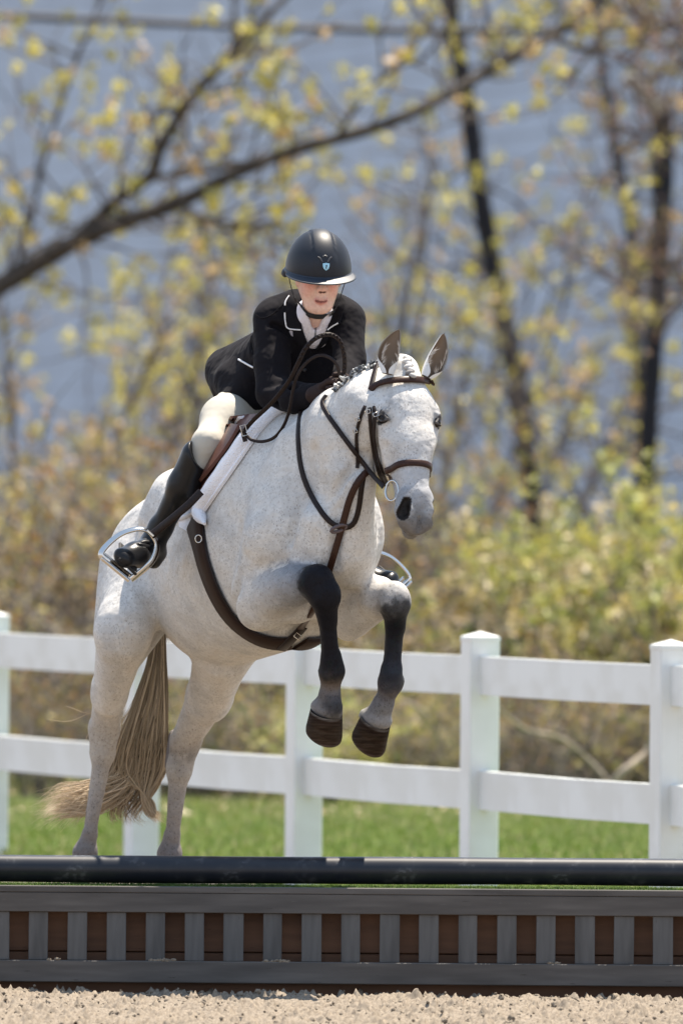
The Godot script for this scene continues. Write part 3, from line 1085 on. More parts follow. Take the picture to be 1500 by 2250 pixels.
		# hollow above the eye, groove before the cheek, corner of the mouth
		o = bone(G, gp(0.110, s * 0.120, -0.065), gp(0.118, s * 0.120, -0.065), 0.022, 0.022, 0.03, COAT)
		o.carve = true
		o = bone(G, gp(0.30, s * 0.104, -0.045), gp(0.43, s * 0.078, -0.050), 0.020, 0.020, 0.03, COAT)
		o.carve = true
		o = bone(G, gp(0.50, s * 0.062, -0.088), gp(0.568, s * 0.030, -0.080), 0.007, 0.007, 0.006, Color(0.05, 0.045, 0.045))
		o.carve = true
	# lids close over the eye, the inner corner lower
	for s: float in [1.0, -1.0]:
		var c := gp(0.190, s * 0.0925, -0.037)
		var out := (hd_s * s * 0.75 + hd_f * 0.66).normalized()
		var tan := (hd_f * 0.75 - hd_s * s * 0.66).normalized()
		var skin := Color(0.105, 0.10, 0.10)
		var a1 := c + out * 0.010 + tan * 0.021 + hd_n * 0.010
		var a2 := c + out * 0.012 - tan * 0.020 - hd_n * 0.002
		var up := c + out * 0.0185 - hd_n * 0.0145 + tan * 0.002
		var lo := c + out * 0.0165 + hd_n * 0.0145
		bone(G, a2, up, 0.0045, 0.0052, 0.003, skin)
		bone(G, up, a1, 0.0052, 0.0044, 0.003, skin)
		bone(G, a2, lo, 0.0040, 0.0046, 0.003, skin)
		bone(G, lo, a1, 0.0046, 0.0040, 0.003, skin)
		oval(G, c + out * 0.010 - hd_n * 0.024 - tan * 0.012, c + out * 0.012 - hd_n * 0.022 + tan * 0.014, hd_n, 0.006, 0.006, 0.005, 0.005, 0.012, COAT_GREY)
	var ch := bone(G, gp(0.555, 0, -0.018), gp(0.590, 0, -0.036), 0.005, 0.005, 0.014, LIP)
	ch.carve = true

# where the line of sight through (px, py) meets the horse
func on_horse(px: float, py: float, lift := 0.0, list: Array = []) -> Array:
	if list.is_empty(): list = horse_bones
	var a := spot(px, py, 0.75)
	var b := spot(px, py, -2.2)
	var dir := (b - a).normalized()
	var t := 0.0
	var p := a
	var best := a
	var bd := 1e9
	for i in 60:
		p = a + dir * t
		var d := sd(p, list)
		if d < bd:
			bd = d
			best = p
		if d < 0.0015 or t > 3.0: break
		t += maxf(d * 0.8, 0.002)
	var nn := sd_grad(best, list)
	return [best + nn * lift, nn]

func smooth_path(p: PackedVector3Array, per := 6) -> PackedVector3Array:
	var out := PackedVector3Array()
	var m := p.size()
	for i in m - 1:
		var p0 := p[maxi(i - 1, 0)]
		var p3 := p[mini(i + 2, m - 1)]
		for j in per:
			out.append(p[i].cubic_interpolate(p[i + 1], p0, p3, float(j) / per))
	out.append(p[m - 1])
	return out

# a strap that lies on the horse along photo points
func lay_strap(mb: Mb, pts: Array, width: float, thick := 0.004, lift := 0.003, list: Array = [], _z := 9.0, width2 := -1.0) -> void:
	var flat := PackedVector3Array()
	for q in pts: flat.append(Vector3(q[0], q[1], 0))
	flat = smooth_path(flat, 4)
	var p := PackedVector3Array()
	var f := PackedVector3Array()
	for q in flat:
		var h := on_horse(q.x, q.y, lift, list)
		p.append(h[0])
		f.append(h[1])
	# settle jumps in depth
	for it in 2:
		var p2 := p.duplicate()
		var f2 := f.duplicate()
		for i in range(1, p.size() - 1):
			p2[i] = (p[i - 1] + p[i] * 2.0 + p[i + 1]) / 4.0
			f2[i] = (f[i - 1] + f[i] * 2.0 + f[i + 1]).normalized()
		p = p2
		f = f2
	var ws := PackedFloat32Array()
	for i in p.size(): ws.append(width if width2 < 0.0 else lerpf(width, width2, float(i) / (p.size() - 1)))
	mb.strap(p, f, ws, thick)

func path3(pts: Array, per := 6) -> PackedVector3Array:
	var p := PackedVector3Array()
	for q in pts: p.append(spot(q[0], q[1], q[2]))
	return smooth_path(p, per)

# a band all the way round a list of bones, in the plane through c with axes e1 and e2
func ring_band(list: Array, c: Vector3, e1: Vector3, e2: Vector3, from: float, to: float, steps: int, lift: float) -> Array:
	var p := PackedVector3Array()
	var f := PackedVector3Array()
	for i in steps + 1:
		var a := lerpf(from, to, float(i) / steps)
		var d := e1 * cos(a) + e2 * sin(a)
		var t := 0.62
		for k in 40:
			var dd := sd(c + d * t, list)
			if absf(dd) < 0.0008: break
			t -= dd * 0.7
		var q := c + d * t
		var g := sd_grad(q, list)
		p.append(q + g * lift)
		f.append(g)
	return [p, f]

func coat_texture() -> ImageTexture:
	var r := RandomNumberGenerator.new()
	r.seed = 71
	var n1 := FastNoiseLite.new()
	n1.seed = 5; n1.frequency = 0.010; n1.fractal_octaves = 5
	var n2 := FastNoiseLite.new()
	n2.seed = 6; n2.frequency = 0.09; n2.fractal_octaves = 3
	var a := n1.get_seamless_image(512, 512)
	var b := n2.get_seamless_image(512, 512)
	var im := Image.create(512, 512, false, Image.FORMAT_RGB8)
	for y in 512:
		for x in 512:
			var m := a.get_pixel(x, y).r
			var h := b.get_pixel(x, y).r
			var v := 0.95 + (h - 0.5) * 0.18
			var c := Color(v, v, v)
			c = c.lerp(Color(0.79, 0.792, 0.80), clampf((m - 0.52) * 2.6, 0.0, 0.6) * (0.5 + h))
			c = c.lerp(Color(0.93, 0.90, 0.865), clampf((0.44 - m) * 2.4, 0.0, 0.5))
			im.set_pixel(x, y, c)
	for i in 6500:
		var x := r.randi() % 512
		var y := r.randi() % 512
		if a.get_pixel(x, y).r < 0.40 and r.randf() < 0.6: continue
		var s := Color(0.42, 0.39, 0.38).lerp(Color(0.66, 0.62, 0.58), r.randf())
		for k in 1 + r.randi() % 3:
			im.set_pixel((x + (r.randi() % 2)) % 512, (y + k) % 512, s)
	return ImageTexture.create_from_image(im)

func build_horse() -> void:
	var t := thing("horse", "grey white horse jumping with dark folded forelegs above the black pole", "horse", hp(-0.4, -0.4, 0) * Vector3(1, 0, 1))
	var coat := mat("horse coat", 1, 1, 1, 0.55)
	coat.vertex_color_use_as_albedo = true
	grain(coat, coat_texture(), Vector3.ONE * 1.15, true)
	coat.metallic_specular = 0.2
	coat.heightmap_enabled = true
	coat.heightmap_texture = noise_map(72, 0.012, [], 512, 5)
	coat.heightmap_scale = 1.15
	# one body: trunk, legs and head in a single mesh
	var a: Array = jobs[horse_job][2]
	var b: Array = jobs[head_job][2]
	var v: PackedVector3Array = a[0].duplicate()
	var n: PackedVector3Array = a[1].duplicate()
	var c: PackedColorArray = a[2].duplicate()
	var ix: PackedInt32Array = a[3].duplicate()
	var base := v.size()
	v.append_array(b[0]); n.append_array(b[1]); c.append_array(b[2])
	for i in b[3]: ix.append(i + base)
	# dark flecks above the eye, the smudge on the hip and the dirt on the hocks
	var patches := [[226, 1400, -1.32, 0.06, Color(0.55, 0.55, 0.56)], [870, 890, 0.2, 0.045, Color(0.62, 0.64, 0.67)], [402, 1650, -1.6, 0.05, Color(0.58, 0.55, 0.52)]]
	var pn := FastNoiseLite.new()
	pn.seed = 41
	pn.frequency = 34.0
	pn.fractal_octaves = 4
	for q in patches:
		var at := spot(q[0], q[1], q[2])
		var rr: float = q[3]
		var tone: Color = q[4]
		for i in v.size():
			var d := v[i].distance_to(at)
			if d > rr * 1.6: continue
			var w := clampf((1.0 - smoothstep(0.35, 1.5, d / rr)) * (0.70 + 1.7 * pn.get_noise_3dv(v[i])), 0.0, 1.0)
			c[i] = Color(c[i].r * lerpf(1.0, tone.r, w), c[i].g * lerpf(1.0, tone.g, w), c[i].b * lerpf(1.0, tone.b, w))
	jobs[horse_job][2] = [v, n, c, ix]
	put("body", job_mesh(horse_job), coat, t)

	# eyes
	var eye := mat("horse eye", 0.007, 0.004, 0.003, 0.14)
	eye.metallic_specular = 0.35
	for s: float in [1.0, -1.0]:
		var m := Mb.new()
		m.ball(gp(0.190, s * 0.0925, -0.037), Vector3.ONE * 0.0205, Basis(), 10, 14)
		put("eye", m.mesh(), eye, t)

	# ears: curled leaves, pale outside and dark inside
	var ear_mat := mat("horse ear", 1, 1, 1, 0.75)
	ear_mat.vertex_color_use_as_albedo = true
	var e1 := gp(0.030, 0.070, -0.028)
	var e2 := gp(0.030, -0.070, -0.030)
	ear(t, ear_mat, e1, spot(869, 722, e1.z - 0.02), Vector3(-0.05, 0.25, 1.0), 1.0)
	ear(t, ear_mat, e2, spot(981, 736, e2.z - 0.03), Vector3(0.55, 0.15, 0.80), -1.0)

	# hooves
	var hoof := mat("hoof horn", 1, 1, 1, 0.6)
	hoof.metallic_specular = 0.2
	hoof.vertex_color_use_as_albedo = true
	grain(hoof, noise_map(12, 0.02, [[0.2, Color(0.6, 0.55, 0.5)], [0.8, Color(1, 1, 1)]], 256), Vector3(2, 14, 2))
	hoof_mesh(t, hoof, spot(716, 1562, -0.045), Vector3(-0.16, -0.84, -0.40), Vector3(0.42, -0.45, 0.75), 0.056, 0.066, 0.098)
	hoof_mesh(t, hoof, spot(824, 1582, -0.195), Vector3(-0.34, -0.80, -0.40), Vector3(0.42, -0.50, 0.75), 0.055, 0.066, 0.100)
	hoof_mesh(t, hoof, spot(174, 1950, -1.61), Vector3(-0.15, -0.9, -0.1), Vector3(0.1, -0.2, 1.0), 0.045, 0.058, 0.075)
	hoof_mesh(t, hoof, spot(364, 1950, -1.73), Vector3(-0.15, -0.9, -0.1), Vector3(0.1, -0.2, 1.0), 0.045, 0.058, 0.075)

	build_tail(t)
	build_mane(t)

func ear(t: Node3D, m: Material, base: Vector3, tip: Vector3, open: Vector3, s: float) -> void:
	var mb := Mb.new()
	var ax := (tip - base)
	var l := ax.length()
	ax /= l
	var o := (open - ax * open.dot(ax)).normalized()
	var w := ax.cross(o)
	var rows := 22
	var cols := 18
	for side in 2:
		var first := mb.v.size()
		for i in rows + 1:
			var f := float(i) / rows
			# width and opening along the ear
			var r := 0.0355 * pow(sin(PI * pow(clampf(0.10 + f * 0.90, 0, 1), 0.92)), 0.66) + 0.0008
			var curl := lerpf(2.95, 1.62, smoothstep(0.04, 0.42, f))
			var mid := base + ax * (f * l) + w * s * (-0.010 * sin(PI * f) + 0.012 * pow(f, 4.0))
			for j in cols + 1:
				var a := lerpf(-curl, curl, float(j) / cols)
				var d := -o * cos(a) * 0.8 + w * sin(a)
				var nn := (-o * cos(a) + w * sin(a)).normalized()
				var rim := absf(float(j) / cols - 0.5) * 2.0
				var rr := r - (0.0035 if side == 1 else 0.0) * (1.0 - pow(rim, 8.0))
				mb.tint = COAT.lerp(Color(0.16, 0.14, 0.12), smoothstep(0.90, 0.99, f))
				if side == 1:
					nn = -nn
					mb.tint = Color(0.18, 0.125, 0.082).lerp(Color(0.58, 0.54, 0.48), smoothstep(0.80, 0.98, rim))
				mb.vert(mid + d * rr, nn)
		for i in rows:
			for j in cols:
				var q := first + i * (cols + 1) + j
				mb.tri(q, q + 1, q + cols + 2)
				mb.tri(q, q + cols + 2, q + cols + 1)
	# hairs that line the opening
	var r := RandomNumberGenerator.new()
	r.seed = 7
	for i in 46:
		var f := r.randf_range(0.10, 0.62)
		var sg := -1.0 if i % 2 else 1.0
		var a := base + ax * (f * l) + w * sg * 0.030 * sin(PI * minf(f + 0.12, 1.0)) + o * 0.010
		var e := a + ax * r.randf_range(0.012, 0.030) - w * sg * r.randf_range(0.006, 0.020) + o * 0.004
		lock(mb, PackedVector3Array([a, a.lerp(e, 0.5) + o * 0.003, e]), 0.0011, Color(0.50, 0.46, 0.41), Color(0.26, 0.21, 0.17))
	put("ear", mb.mesh(), m, t)

func hoof_mesh(t: Node3D, m: Material, top: Vector3, ax: Vector3, toe: Vector3, r0: float, r1: float, l: float) -> void:
	ax = ax.normalized()
	toe = (toe - ax * toe.dot(ax)).normalized()
	var side := ax.cross(toe)
	var mb := Mb.new()
	var rows := 9
	var cols := 28
	for i in rows + 1:
		var f := float(i) / rows
		var r := lerpf(r0, r1, f)
		if i == rows: r *= 0.97
		mb.tint = Color(0.036, 0.025, 0.018).lerp(Color(0.070, 0.045, 0.030), f)
		if i >= rows: mb.tint = Color(0.13, 0.10, 0.075)
		if i == 0: mb.tint = Color(0.20, 0.19, 0.18)
		for j in cols:
			var a := TAU * j / cols
			var c := cos(a)
			# shallow heels, long toe
			var len := l * (0.62 + 0.38 * (c * 0.5 + 0.5))
			var dr := toe * c * r * (1.08 if c > 0 else 0.80) + side * sin(a) * r
			mb.vert(top + ax * (len * f) + dr + toe * 0.012 * f, (dr.normalized() - ax * 0.25).normalized())
	for i in rows:
		for j in cols:
			var q := i * cols + j
			var q2 := i * cols + (j + 1) % cols
			mb.tri(q, q2, q2 + cols)
			mb.tri(q, q2 + cols, q + cols)
	mb.tint = Color(0.09, 0.075, 0.06)
	var cc := mb.vert(top + ax * l * 0.70, ax)
	var ring := mb.v.size()
	for j in cols: mb.vert(mb.v[rows * cols + j], ax)
	for j in cols: mb.tri(cc, ring + j, ring + (j + 1) % cols)
	put("hoof", mb.mesh(), m, t)

func lock(mb: Mb, p: PackedVector3Array, w: float, ca: Color, cb: Color) -> void:
	var m := p.size()
	var first := mb.v.size()
	for i in m:
		var f := float(i) / (m - 1)
		var tt := (p[mini(i + 1, m - 1)] - p[maxi(i - 1, 0)]).normalized()
		var side := tt.cross(Vector3(0.1, 0.1, 1)).normalized()
		var out := side.cross(tt).normalized()
		if out.z < 0: out = -out
		var r := w * (0.55 + 0.6 * sin(PI * minf(f * 1.1, 1.0))) * (1.0 - smoothstep(0.75, 1.0, f) * 0.92)
		mb.tint = ca.lerp(cb, f)
		mb.vert(p[i] - side * r, (out - side).normalized())
		mb.vert(p[i] + out * r * 0.6, out)
		mb.vert(p[i] + side * r, (out + side).normalized())
		mb.vert(p[i] - out * r * 0.5, -out)
	for i in m - 1:
		for j in 4:
			var a := first + i * 4 + j
			var b := first + i * 4 + (j + 1) % 4
			mb.tri(a, b, b + 4)
			mb.tri(a, b + 4, a + 4)

func build_tail(t: Node3D) -> void:
	var r := RandomNumberGenerator.new()
	r.seed = 99
	var hair := mat("horse hair", 1, 1, 1, 0.6)
	hair.metallic_specular = 0.25
	hair.vertex_color_use_as_albedo = true
	hair.backlight_enabled = true
	hair.backlight = Color(0.14, 0.12, 0.09)
	var mb := Mb.new()
	# where the bulk of the tail hangs, from the dock down, and how wide it is there
	var mid := [[352, 1330, -1.72, 8], [346, 1440, -1.74, 17], [333, 1530, -1.76, 34], [318, 1620, -1.78, 50], [309, 1692, -1.80, 54], [288, 1748, -1.82, 48]]
	var dark := Color(0.030, 0.021, 0.012)
	var brown := Color(0.16, 0.118, 0.066)
	var pale := Color(0.66, 0.52, 0.36)
	for i in 950:
		var e := r.randf_range(-1, 1)
		var dz := r.randf_range(-0.05, 0.05)
		var pts := []
		for q in mid:
			pts.append([q[0] + e * q[3] + r.randf_range(-3, 3), q[1], q[2] + dz * (q[3] / 50.0)])
		# ends: most sweep to the left, some stay under
		var kind := r.randf()
		var shade := pow(r.randf(), 1.6)
		var band := clampf(0.5 + 0.35 * sin(e * 11.0 + 0.7) + 0.3 * sin(e * 23.0 + dz * 40.0), 0.0, 1.0)
		var ca := dark.lerp(brown, shade * 0.35 + band * band * 0.5).lerp(pale, pow(band, 6.0) * 0.45)
		var cb := brown.lerp(pale, r.randf())
		if kind < 0.46:
			var up := r.randf_range(-1, 1)
			var far := pow(r.randf(), 0.55)
			var drop := r.randf_range(-22, 18)
			pts[3] = [312 + e * 48, 1615 + drop, -1.78 + dz]
			pts[4] = [288 + e * 44, 1682 + drop + up * 8, -1.80 + dz]
			pts[5] = [250 + e * 32, 1728 + drop * 0.6 + up * 22, -1.80 + dz]
			pts.append([lerpf(222, 175, far) + e * 14, 1754 + drop * 0.3 + up * 34, -1.76 + dz])
			pts.append([lerpf(205, 120, far), 1760 + up * 42 * (1.0 - 0.25 * far) + r.randf_range(-8, 8), -1.72 + dz])
			pts.append([lerpf(185, 78, far) + r.randf_range(-22, 14), 1780 + up * 44 * (1.0 - 0.4 * far) + r.randf_range(-20, 22), -1.70 + dz])
			cb = brown.lerp(pale, r.randf_range(0.6, 1.25))  # sunlight on the swept hair is put into its end colour
		elif kind < 0.78:
			pts.append([275 + e * 30 + r.randf_range(-10, 5), 1785 + r.randf_range(-15, 15), -1.82 + dz])
			if r.randf() < 0.5: pts.append([285 + e * 40 + r.randf_range(-15, 20), 1810 + r.randf_range(-10, 10), -1.80 + dz])
		else:
			pts[5] = [312 + absf(e) * 18, 1752, -1.80 + dz]
			pts.append([322 + absf(e) * 22, 1784 + r.randf_range(-10, 10), -1.80 + dz])
			pts.append([335 + r.randf_range(0, 30), 1795 + r.randf_range(-14, 18), -1.78 + dz])
			cb = brown.lerp(pale, r.randf_range(0.3, 1.0))
		if r.randf() < 0.20: ca = brown.lerp(pale, r.randf_range(0.2, 0.7))
		var hp3 := path3(pts, 5)
		var ph := r.randf() * TAU
		var wv := r.randf_range(0.001, 0.0065)
		var fr := r.randf_range(7.0, 13.0)
		for k in hp3.size():
			var ff := float(k) / (hp3.size() - 1)
			hp3[k] += Vector3(cos(0.6 * ff), -0.5 * ff, 0.3) * wv * sin(ph + ff * fr) * smoothstep(0.1, 0.6, ff)
		lock(mb, hp3, r.randf_range(0.0008, 0.0024), ca, cb)
	# stray hairs behind the near hind leg
	for q in [[[215, 1560, -1.9], [190, 1570, -1.92], [150, 1585, -1.92], [100, 1580, -1.92]], [[215, 1570, -1.9], [185, 1566, -1.9], [160, 1556, -1.9], [140, 1550, -1.9]], [[215, 1600, -1.9], [196, 1610, -1.9], [188, 1630, -1.9]]]:
		lock(mb, path3(q, 6), 0.0011, brown, pale)
	put("tail", mb.mesh(), hair, t)

func build_mane(t: Node3D) -> void:
	var r := RandomNumberGenerator.new()
	r.seed = 12
	var m := mat("braid", 1, 1, 1, 0.8)
	m.vertex_color_use_as_albedo = true
	# a row of small plaited knots on the crest
	var line := smooth_path(PackedVector3Array([Vector3(738, 852, 0), Vector3(768, 824, 0), Vector3(796, 806, 0), Vector3(828, 793, 0)]), 4)
	for i in line.size():
		var q := line[i] + Vector3(r.randf_range(-3, 3), r.randf_range(-1, 3), 0)
		var mb := Mb.new()
		var h := on_horse(q.x, q.y + 14, 0.0)
		var at: Vector3 = h[0] + Vector3(0, 0.017, -0.03)
		for k in 9:
			mb.tint = Color(0.52, 0.52, 0.50) if r.randf() < 0.4 else Color(0.16, 0.17, 0.18).lerp(Color(0.05, 0.055, 0.06), r.randf())
			var a := at + Vector3(r.randf_range(-0.012, 0.012), r.randf_range(-0.008, 0.004), r.randf_range(-0.012, 0.012))
			var e := a + Vector3(r.randf_range(-0.012, 0.012), r.randf_range(-0.004, 0.014), r.randf_range(-0.006, 0.012))
			mb.tube(PackedVector3Array([a, a.lerp(e, 0.5) + Vector3(0, 0.003, 0), e]), PackedFloat32Array([0.0045, 0.0055, 0.0030]), 6)
		put("mane_braid", mb.mesh(), m, t)
	# forelock braid between the ears, folded and tied
	var mb := Mb.new()
	for i in 7:
		var f := i / 6.0
		mb.tint = Color(0.55, 0.53, 0.50).lerp(Color(0.12, 0.11, 0.11), smoothstep(0.3, 1.0, f) * (0.45 + 0.55 * (i % 2)))
		mb.ball(gp(-0.030 + f * 0.075, 0.004 * (1 if i % 2 else -1), 0.008 - 0.03 * (1.0 - f)), Vector3(0.017 - 0.003 * f, 0.010, 0.012), Basis(Vector3(0, 0, 1), 0.4 * (1 if i % 2 else -1)), 8, 10)
	put("forelock", mb.mesh(), m, t)

# ---------------------------------------------------------------- tack on the horse
var trunk_bones := []

# a curved sheet laid on bones between four photo corners; c = [near top, near bottom, far bottom, far top] as pixel pairs
func lay_sheet(mb: Mb, c: Array, nu: int, nv: int, list: Array, lift: float, thick := 0.004, bow := 0.0) -> void:
	var p := []
	for i in nu + 1:
		var u := float(i) / nu
		for j in nv + 1:
			var v := float(j) / nv
			var a := Vector2(c[0][0], c[0][1]).lerp(Vector2(c[1][0], c[1][1]), v)
			var b := Vector2(c[3][0], c[3][1]).lerp(Vector2(c[2][0], c[2][1]), v)
			var q := a.lerp(b, u)
			if bow != 0.0:
				var d := (b - a).normalized()
				q -= d * bow * sin(PI * v) * (1.0 - u)
			var h := on_horse(q.x, q.y, lift, list)
			p.append(h)
	# ease jumps
	for it in 3:
		var p2 := p.duplicate()
		for i in nu + 1:
			for j in range(1, nv):
				var k := i * (nv + 1) + j
				p2[k] = [(p[k - 1][0] + p[k][0] * 2.0 + p[k + 1][0]) / 4.0, (p[k - 1][1] + p[k][1] * 2.0 + p[k + 1][1]).normalized()]
		p = p2
	for side in 2:
		var first := mb.v.size()
		for h in p:
			mb.vert(h[0] + h[1] * (thick if side == 0 else -thick), h[1] if side == 0 else -h[1])
		for i in nu:
			for j in nv:
				var k := first + i * (nv + 1) + j
				mb.tri(k, k + 1, k + nv + 2)
				mb.tri(k, k + nv + 2, k + nv + 1)
	var edge := []
	for j in nv + 1: edge.append(j)
	for i in range(1, nu + 1): edge.append(i * (nv + 1) + nv)
	for j in range(nv - 1, -1, -1): edge.append(nu * (nv + 1) + j)
	for i in range(nu - 1, 0, -1): edge.append(i * (nv + 1))
	edge.append(0)
	for e in edge.size() - 1:
		var h0: Array = p[edge[e]]
		var h1: Array = p[edge[e + 1]]
		var nn: Vector3 = (h1[0] - h0[0]).cross(h0[1]).normalized()
		mb.quad(h0[0] + h0[1] * thick, h1[0] + h1[1] * thick, h1[0] - h1[1] * thick, h0[0] - h0[1] * thick, nn)

# the same shape on the horse's other side
func mirror_mb(src: Mb, shift := Vector3.ZERO) -> Mb:
	var m := Mb.new()
	for i in src.v.size():
		var p := src.v[i]
		var r := (p - hs_o).dot(hs_r)
		m.v.append(p - hs_r * (2.0 * r) + shift)
		var n := src.n[i]
		m.n.append((n - hs_r * (2.0 * n.dot(hs_r))).normalized())
	m.c = src.c.duplicate()
	m.uv = src.uv.duplicate()
	for i in range(0, src.ix.size(), 3):
		m.ix.append(src.ix[i]); m.ix.append(src.ix[i + 2]); m.ix.append(src.ix[i + 1])
	return m

func buckle(parent: Node, at: Vector3, along: Vector3, face: Vector3, w: float, l: float) -> void:
	var s := along.cross(face).normalized()
	var p := PackedVector3Array()
	for q in [[-1, -1], [1, -1], [1, 1], [-1, 1], [-1, -1]]:
		p.append(at + s * q[0] * w + along * q[1] * l + face * 0.004)
	var mb := Mb.new()
	mb.tube(p, PackedFloat32Array([0.0016]), 6)
	put("buckle", mb.mesh(), mats["steel"], parent)

func stirrup_mb() -> Mb:
	var mb := Mb.new()
	var out := path3([[240, 1236, -0.37], [222, 1218, -0.37], [240, 1193, -0.38], [268, 1172, -0.39], [300, 1162, -0.40], [322, 1165, -0.41], [338, 1180, -0.42], [346, 1200, -0.42], [338, 1228, -0.41], [318, 1250, -0.40], [288, 1273, -0.39]], 4)
	var f := PackedVector3Array()
	var c := spot(288, 1215, -0.39)
	for q in out:
		f.append(((q - c).normalized() * 0.62 + Vector3(0.1, 0.35, 0.75)).normalized())
	mb.strap(out, f, PackedFloat32Array([0.022]), 0.006)
	# tread
	var a := spot(226, 1222, -0.375)
	var b := spot(287, 1272, -0.385)
	var ax := (b - a).normalized()
	var up := Vector3(0.55, 0.70, 0.45)
	up = (up - ax * up.dot(ax)).normalized()
	var bs := Basis(ax, up, ax.cross(up))
	for s: float in [-1.0, 1.0]:
		mb.box((a + b) * 0.5 + bs.z * s * 0.018, Vector3((b - a).length() * 0.5, 0.006, 0.004), bs, 0.002)
	mb.box((a + b) * 0.5 - bs.y * 0.002, Vector3((b - a).length() * 0.42, 0.005, 0.010), bs, 0.002)
	# slot for the leather
	mb.box(spot(331, 1172, -0.405), Vector3(0.016, 0.005, 0.016), Basis(Vector3(0, 0, 1), -0.7), 0.002)
	return mb

func build_tack() -> void:
	var brown := mat("brown leather", 0.050, 0.022, 0.014, 0.38)
	grain(brown, noise_map(31, 0.05, [[0.25, Color(0.72, 0.7, 0.7)], [0.8, Color(1, 1, 1)]], 256), Vector3.ONE * 9.0, true)
	var dark := mat("dark leather", 0.020, 0.012, 0.010, 0.42)
	grain(dark, noise_map(32, 0.05, [[0.25, Color(0.75, 0.73, 0.73)], [0.8, Color(1, 1, 1)]], 256), Vector3.ONE * 9.0, true)
	for lm: StandardMaterial3D in [brown, dark]: lm.metallic_specular = 0.3
	mat("steel", 0.56, 0.54, 0.51, 0.18, 1.0)
	var fleece := mat("white fleece", 0.82, 0.82, 0.86, 0.95)
	fleece.rim_enabled = true
	fleece.rim = 0.6
	fleece.heightmap_enabled = true
	fleece.heightmap_texture = noise_map(40, 0.09, [], 256, 3)
	fleece.heightmap_scale = 0.5
	fleece.uv1_triplanar = true
	fleece.uv1_world_triplanar = true
	fleece.uv1_scale = Vector3.ONE * 6.0

	# saddle pad
	var pad := thing("saddle_pad", "white fleece saddle pad with a thick rolled edge under the brown saddle", "saddle pad", hp(-0.3, -0.1, 0))
	var mb := Mb.new()
	lay_sheet(mb, [[600, 914], [452, 1128], [392, 1146], [530, 922]], 8, 14, trunk_bones, 0.010, 0.006)
	put("pad", mb.mesh(), fleece, pad)
	put("pad", mirror_mb(mb).mesh(), fleece, pad)
	mb = Mb.new()
	var pts := PackedVector3Array()
	for q in smooth_path(PackedVector3Array([Vector3(640, 896, 0), Vector3(600, 914, 0), Vector3(563, 948, 0), Vector3(524, 1002, 0), Vector3(487, 1056, 0), Vector3(458, 1100, 0), Vector3(448, 1128, 0), Vector3(458, 1152, 0)]), 6):
		pts.append(on_horse(q.x, q.y, 0.014, trunk_bones)[0])
	var rr := PackedFloat32Array()
	for i in pts.size():
		var f := float(i) / (pts.size() - 1)
		rr.append((1.0 + 0.025 * sin(i * 1.3)) * lerpf(0.019, 0.029, smoothstep(0.0, 0.3, f)) * (1.0 - 0.8 * smoothstep(0.86, 1.0, f)))
	mb.tube(pts, rr, 14)
	put("rolled_edge", mb.mesh(), fleece, pad)
	put("rolled_edge", mirror_mb(mb).mesh(), fleece, pad)
	mb = Mb.new()
	pts = PackedVector3Array()
	for q in smooth_path(PackedVector3Array([Vector3(384, 1146, 0), Vector3(412, 1138, 0), Vector3(434, 1128, 0), Vector3(450, 1116, 0)]), 5):
		pts.append(on_horse(q.x, q.y, 0.014, trunk_bones)[0])
	mb.tube(pts, PackedFloat32Array([0.008]), 10)
	lay_sheet(mb, [[396, 1142], [398, 1158], [422, 1172], [424, 1136]], 4, 4, trunk_bones, 0.004, 0.004)
	put("lower_edge", mb.mesh(), fleece, pad)
	put("lower_edge", mirror_mb(mb).mesh(), fleece, pad)

	# saddle
	var sad := thing("saddle", "brown leather jumping saddle under the rider with layered flaps", "saddle", hp(-0.35, 0.0, 0))
	var seat_list := []
	oval(seat_list, hp(-0.56, 0.03, 0), hp(-0.30, -0.01, 0), hs_r, 0.12, 0.045, 0.09, 0.05, 0.04)
	oval(seat_list, hp(-0.58, 0.06, 0.06), hp(-0.58, 0.06, -0.06), hs_f, 0.035, 0.05, 0.035, 0.05, 0.05)
	oval(seat_list, hp(-0.27, 0.01, 0.05), hp(-0.27, 0.01, -0.05), hs_f, 0.04, 0.05, 0.04, 0.05, 0.05)
	var sj := net(seat_list, 0.012)
	jobs.append([seat_list, 0.012, sj])
	put("seat", job_mesh(jobs.size() - 1), brown, sad)
	mb = Mb.new()
	lay_sheet(mb, [[574, 924], [458, 1098], [398, 1140], [520, 928]], 8, 14, trunk_bones, 0.026, 0.005, 8.0)
	var hide := mat("saddle leather", 0.105, 0.042, 0.028, 0.42)
	hide.metallic_specular = 0.4
	put("flap", mb.mesh(), hide, sad)
	put("flap", mirror_mb(mb).mesh(), hide, sad)
	# second, upper flap with its rolled front
	mb = Mb.new()
	lay_sheet(mb, [[548, 950], [446, 1092], [410, 1110], [500, 955]], 6, 12, trunk_bones, 0.046, 0.006, 10.0)
	put("knee_flap", mb.mesh(), hide, sad)
	put("knee_flap", mirror_mb(mb).mesh(), hide, sad)
	mb = Mb.new()
	pts = PackedVector3Array()
	for q in smooth_path(PackedVector3Array([Vector3(508, 958, 0), Vector3(494, 972, 0), Vector3(476, 1002, 0), Vector3(458, 1042, 0), Vector3(440, 1084, 0)]), 5):
		pts.append(on_horse(q.x, q.y, 0.044, trunk_bones)[0])
	mb.tube(pts, PackedFloat32Array([0.010]), 10)
	put("knee_roll", mb.mesh(), brown, sad)
	put("knee_roll", mirror_mb(mb).mesh(), brown, sad)

	# girth
	var girth := thing("girth", "wide brown leather girth strapped round the horse's chest behind the forelegs", "girth", hp(-0.1, -0.7, 0))
	mb = Mb.new()
	var path := [[432, 1134], [438, 1180], [450, 1240], [474, 1305], [508, 1360], [552, 1396], [600, 1412], [640, 1412]]
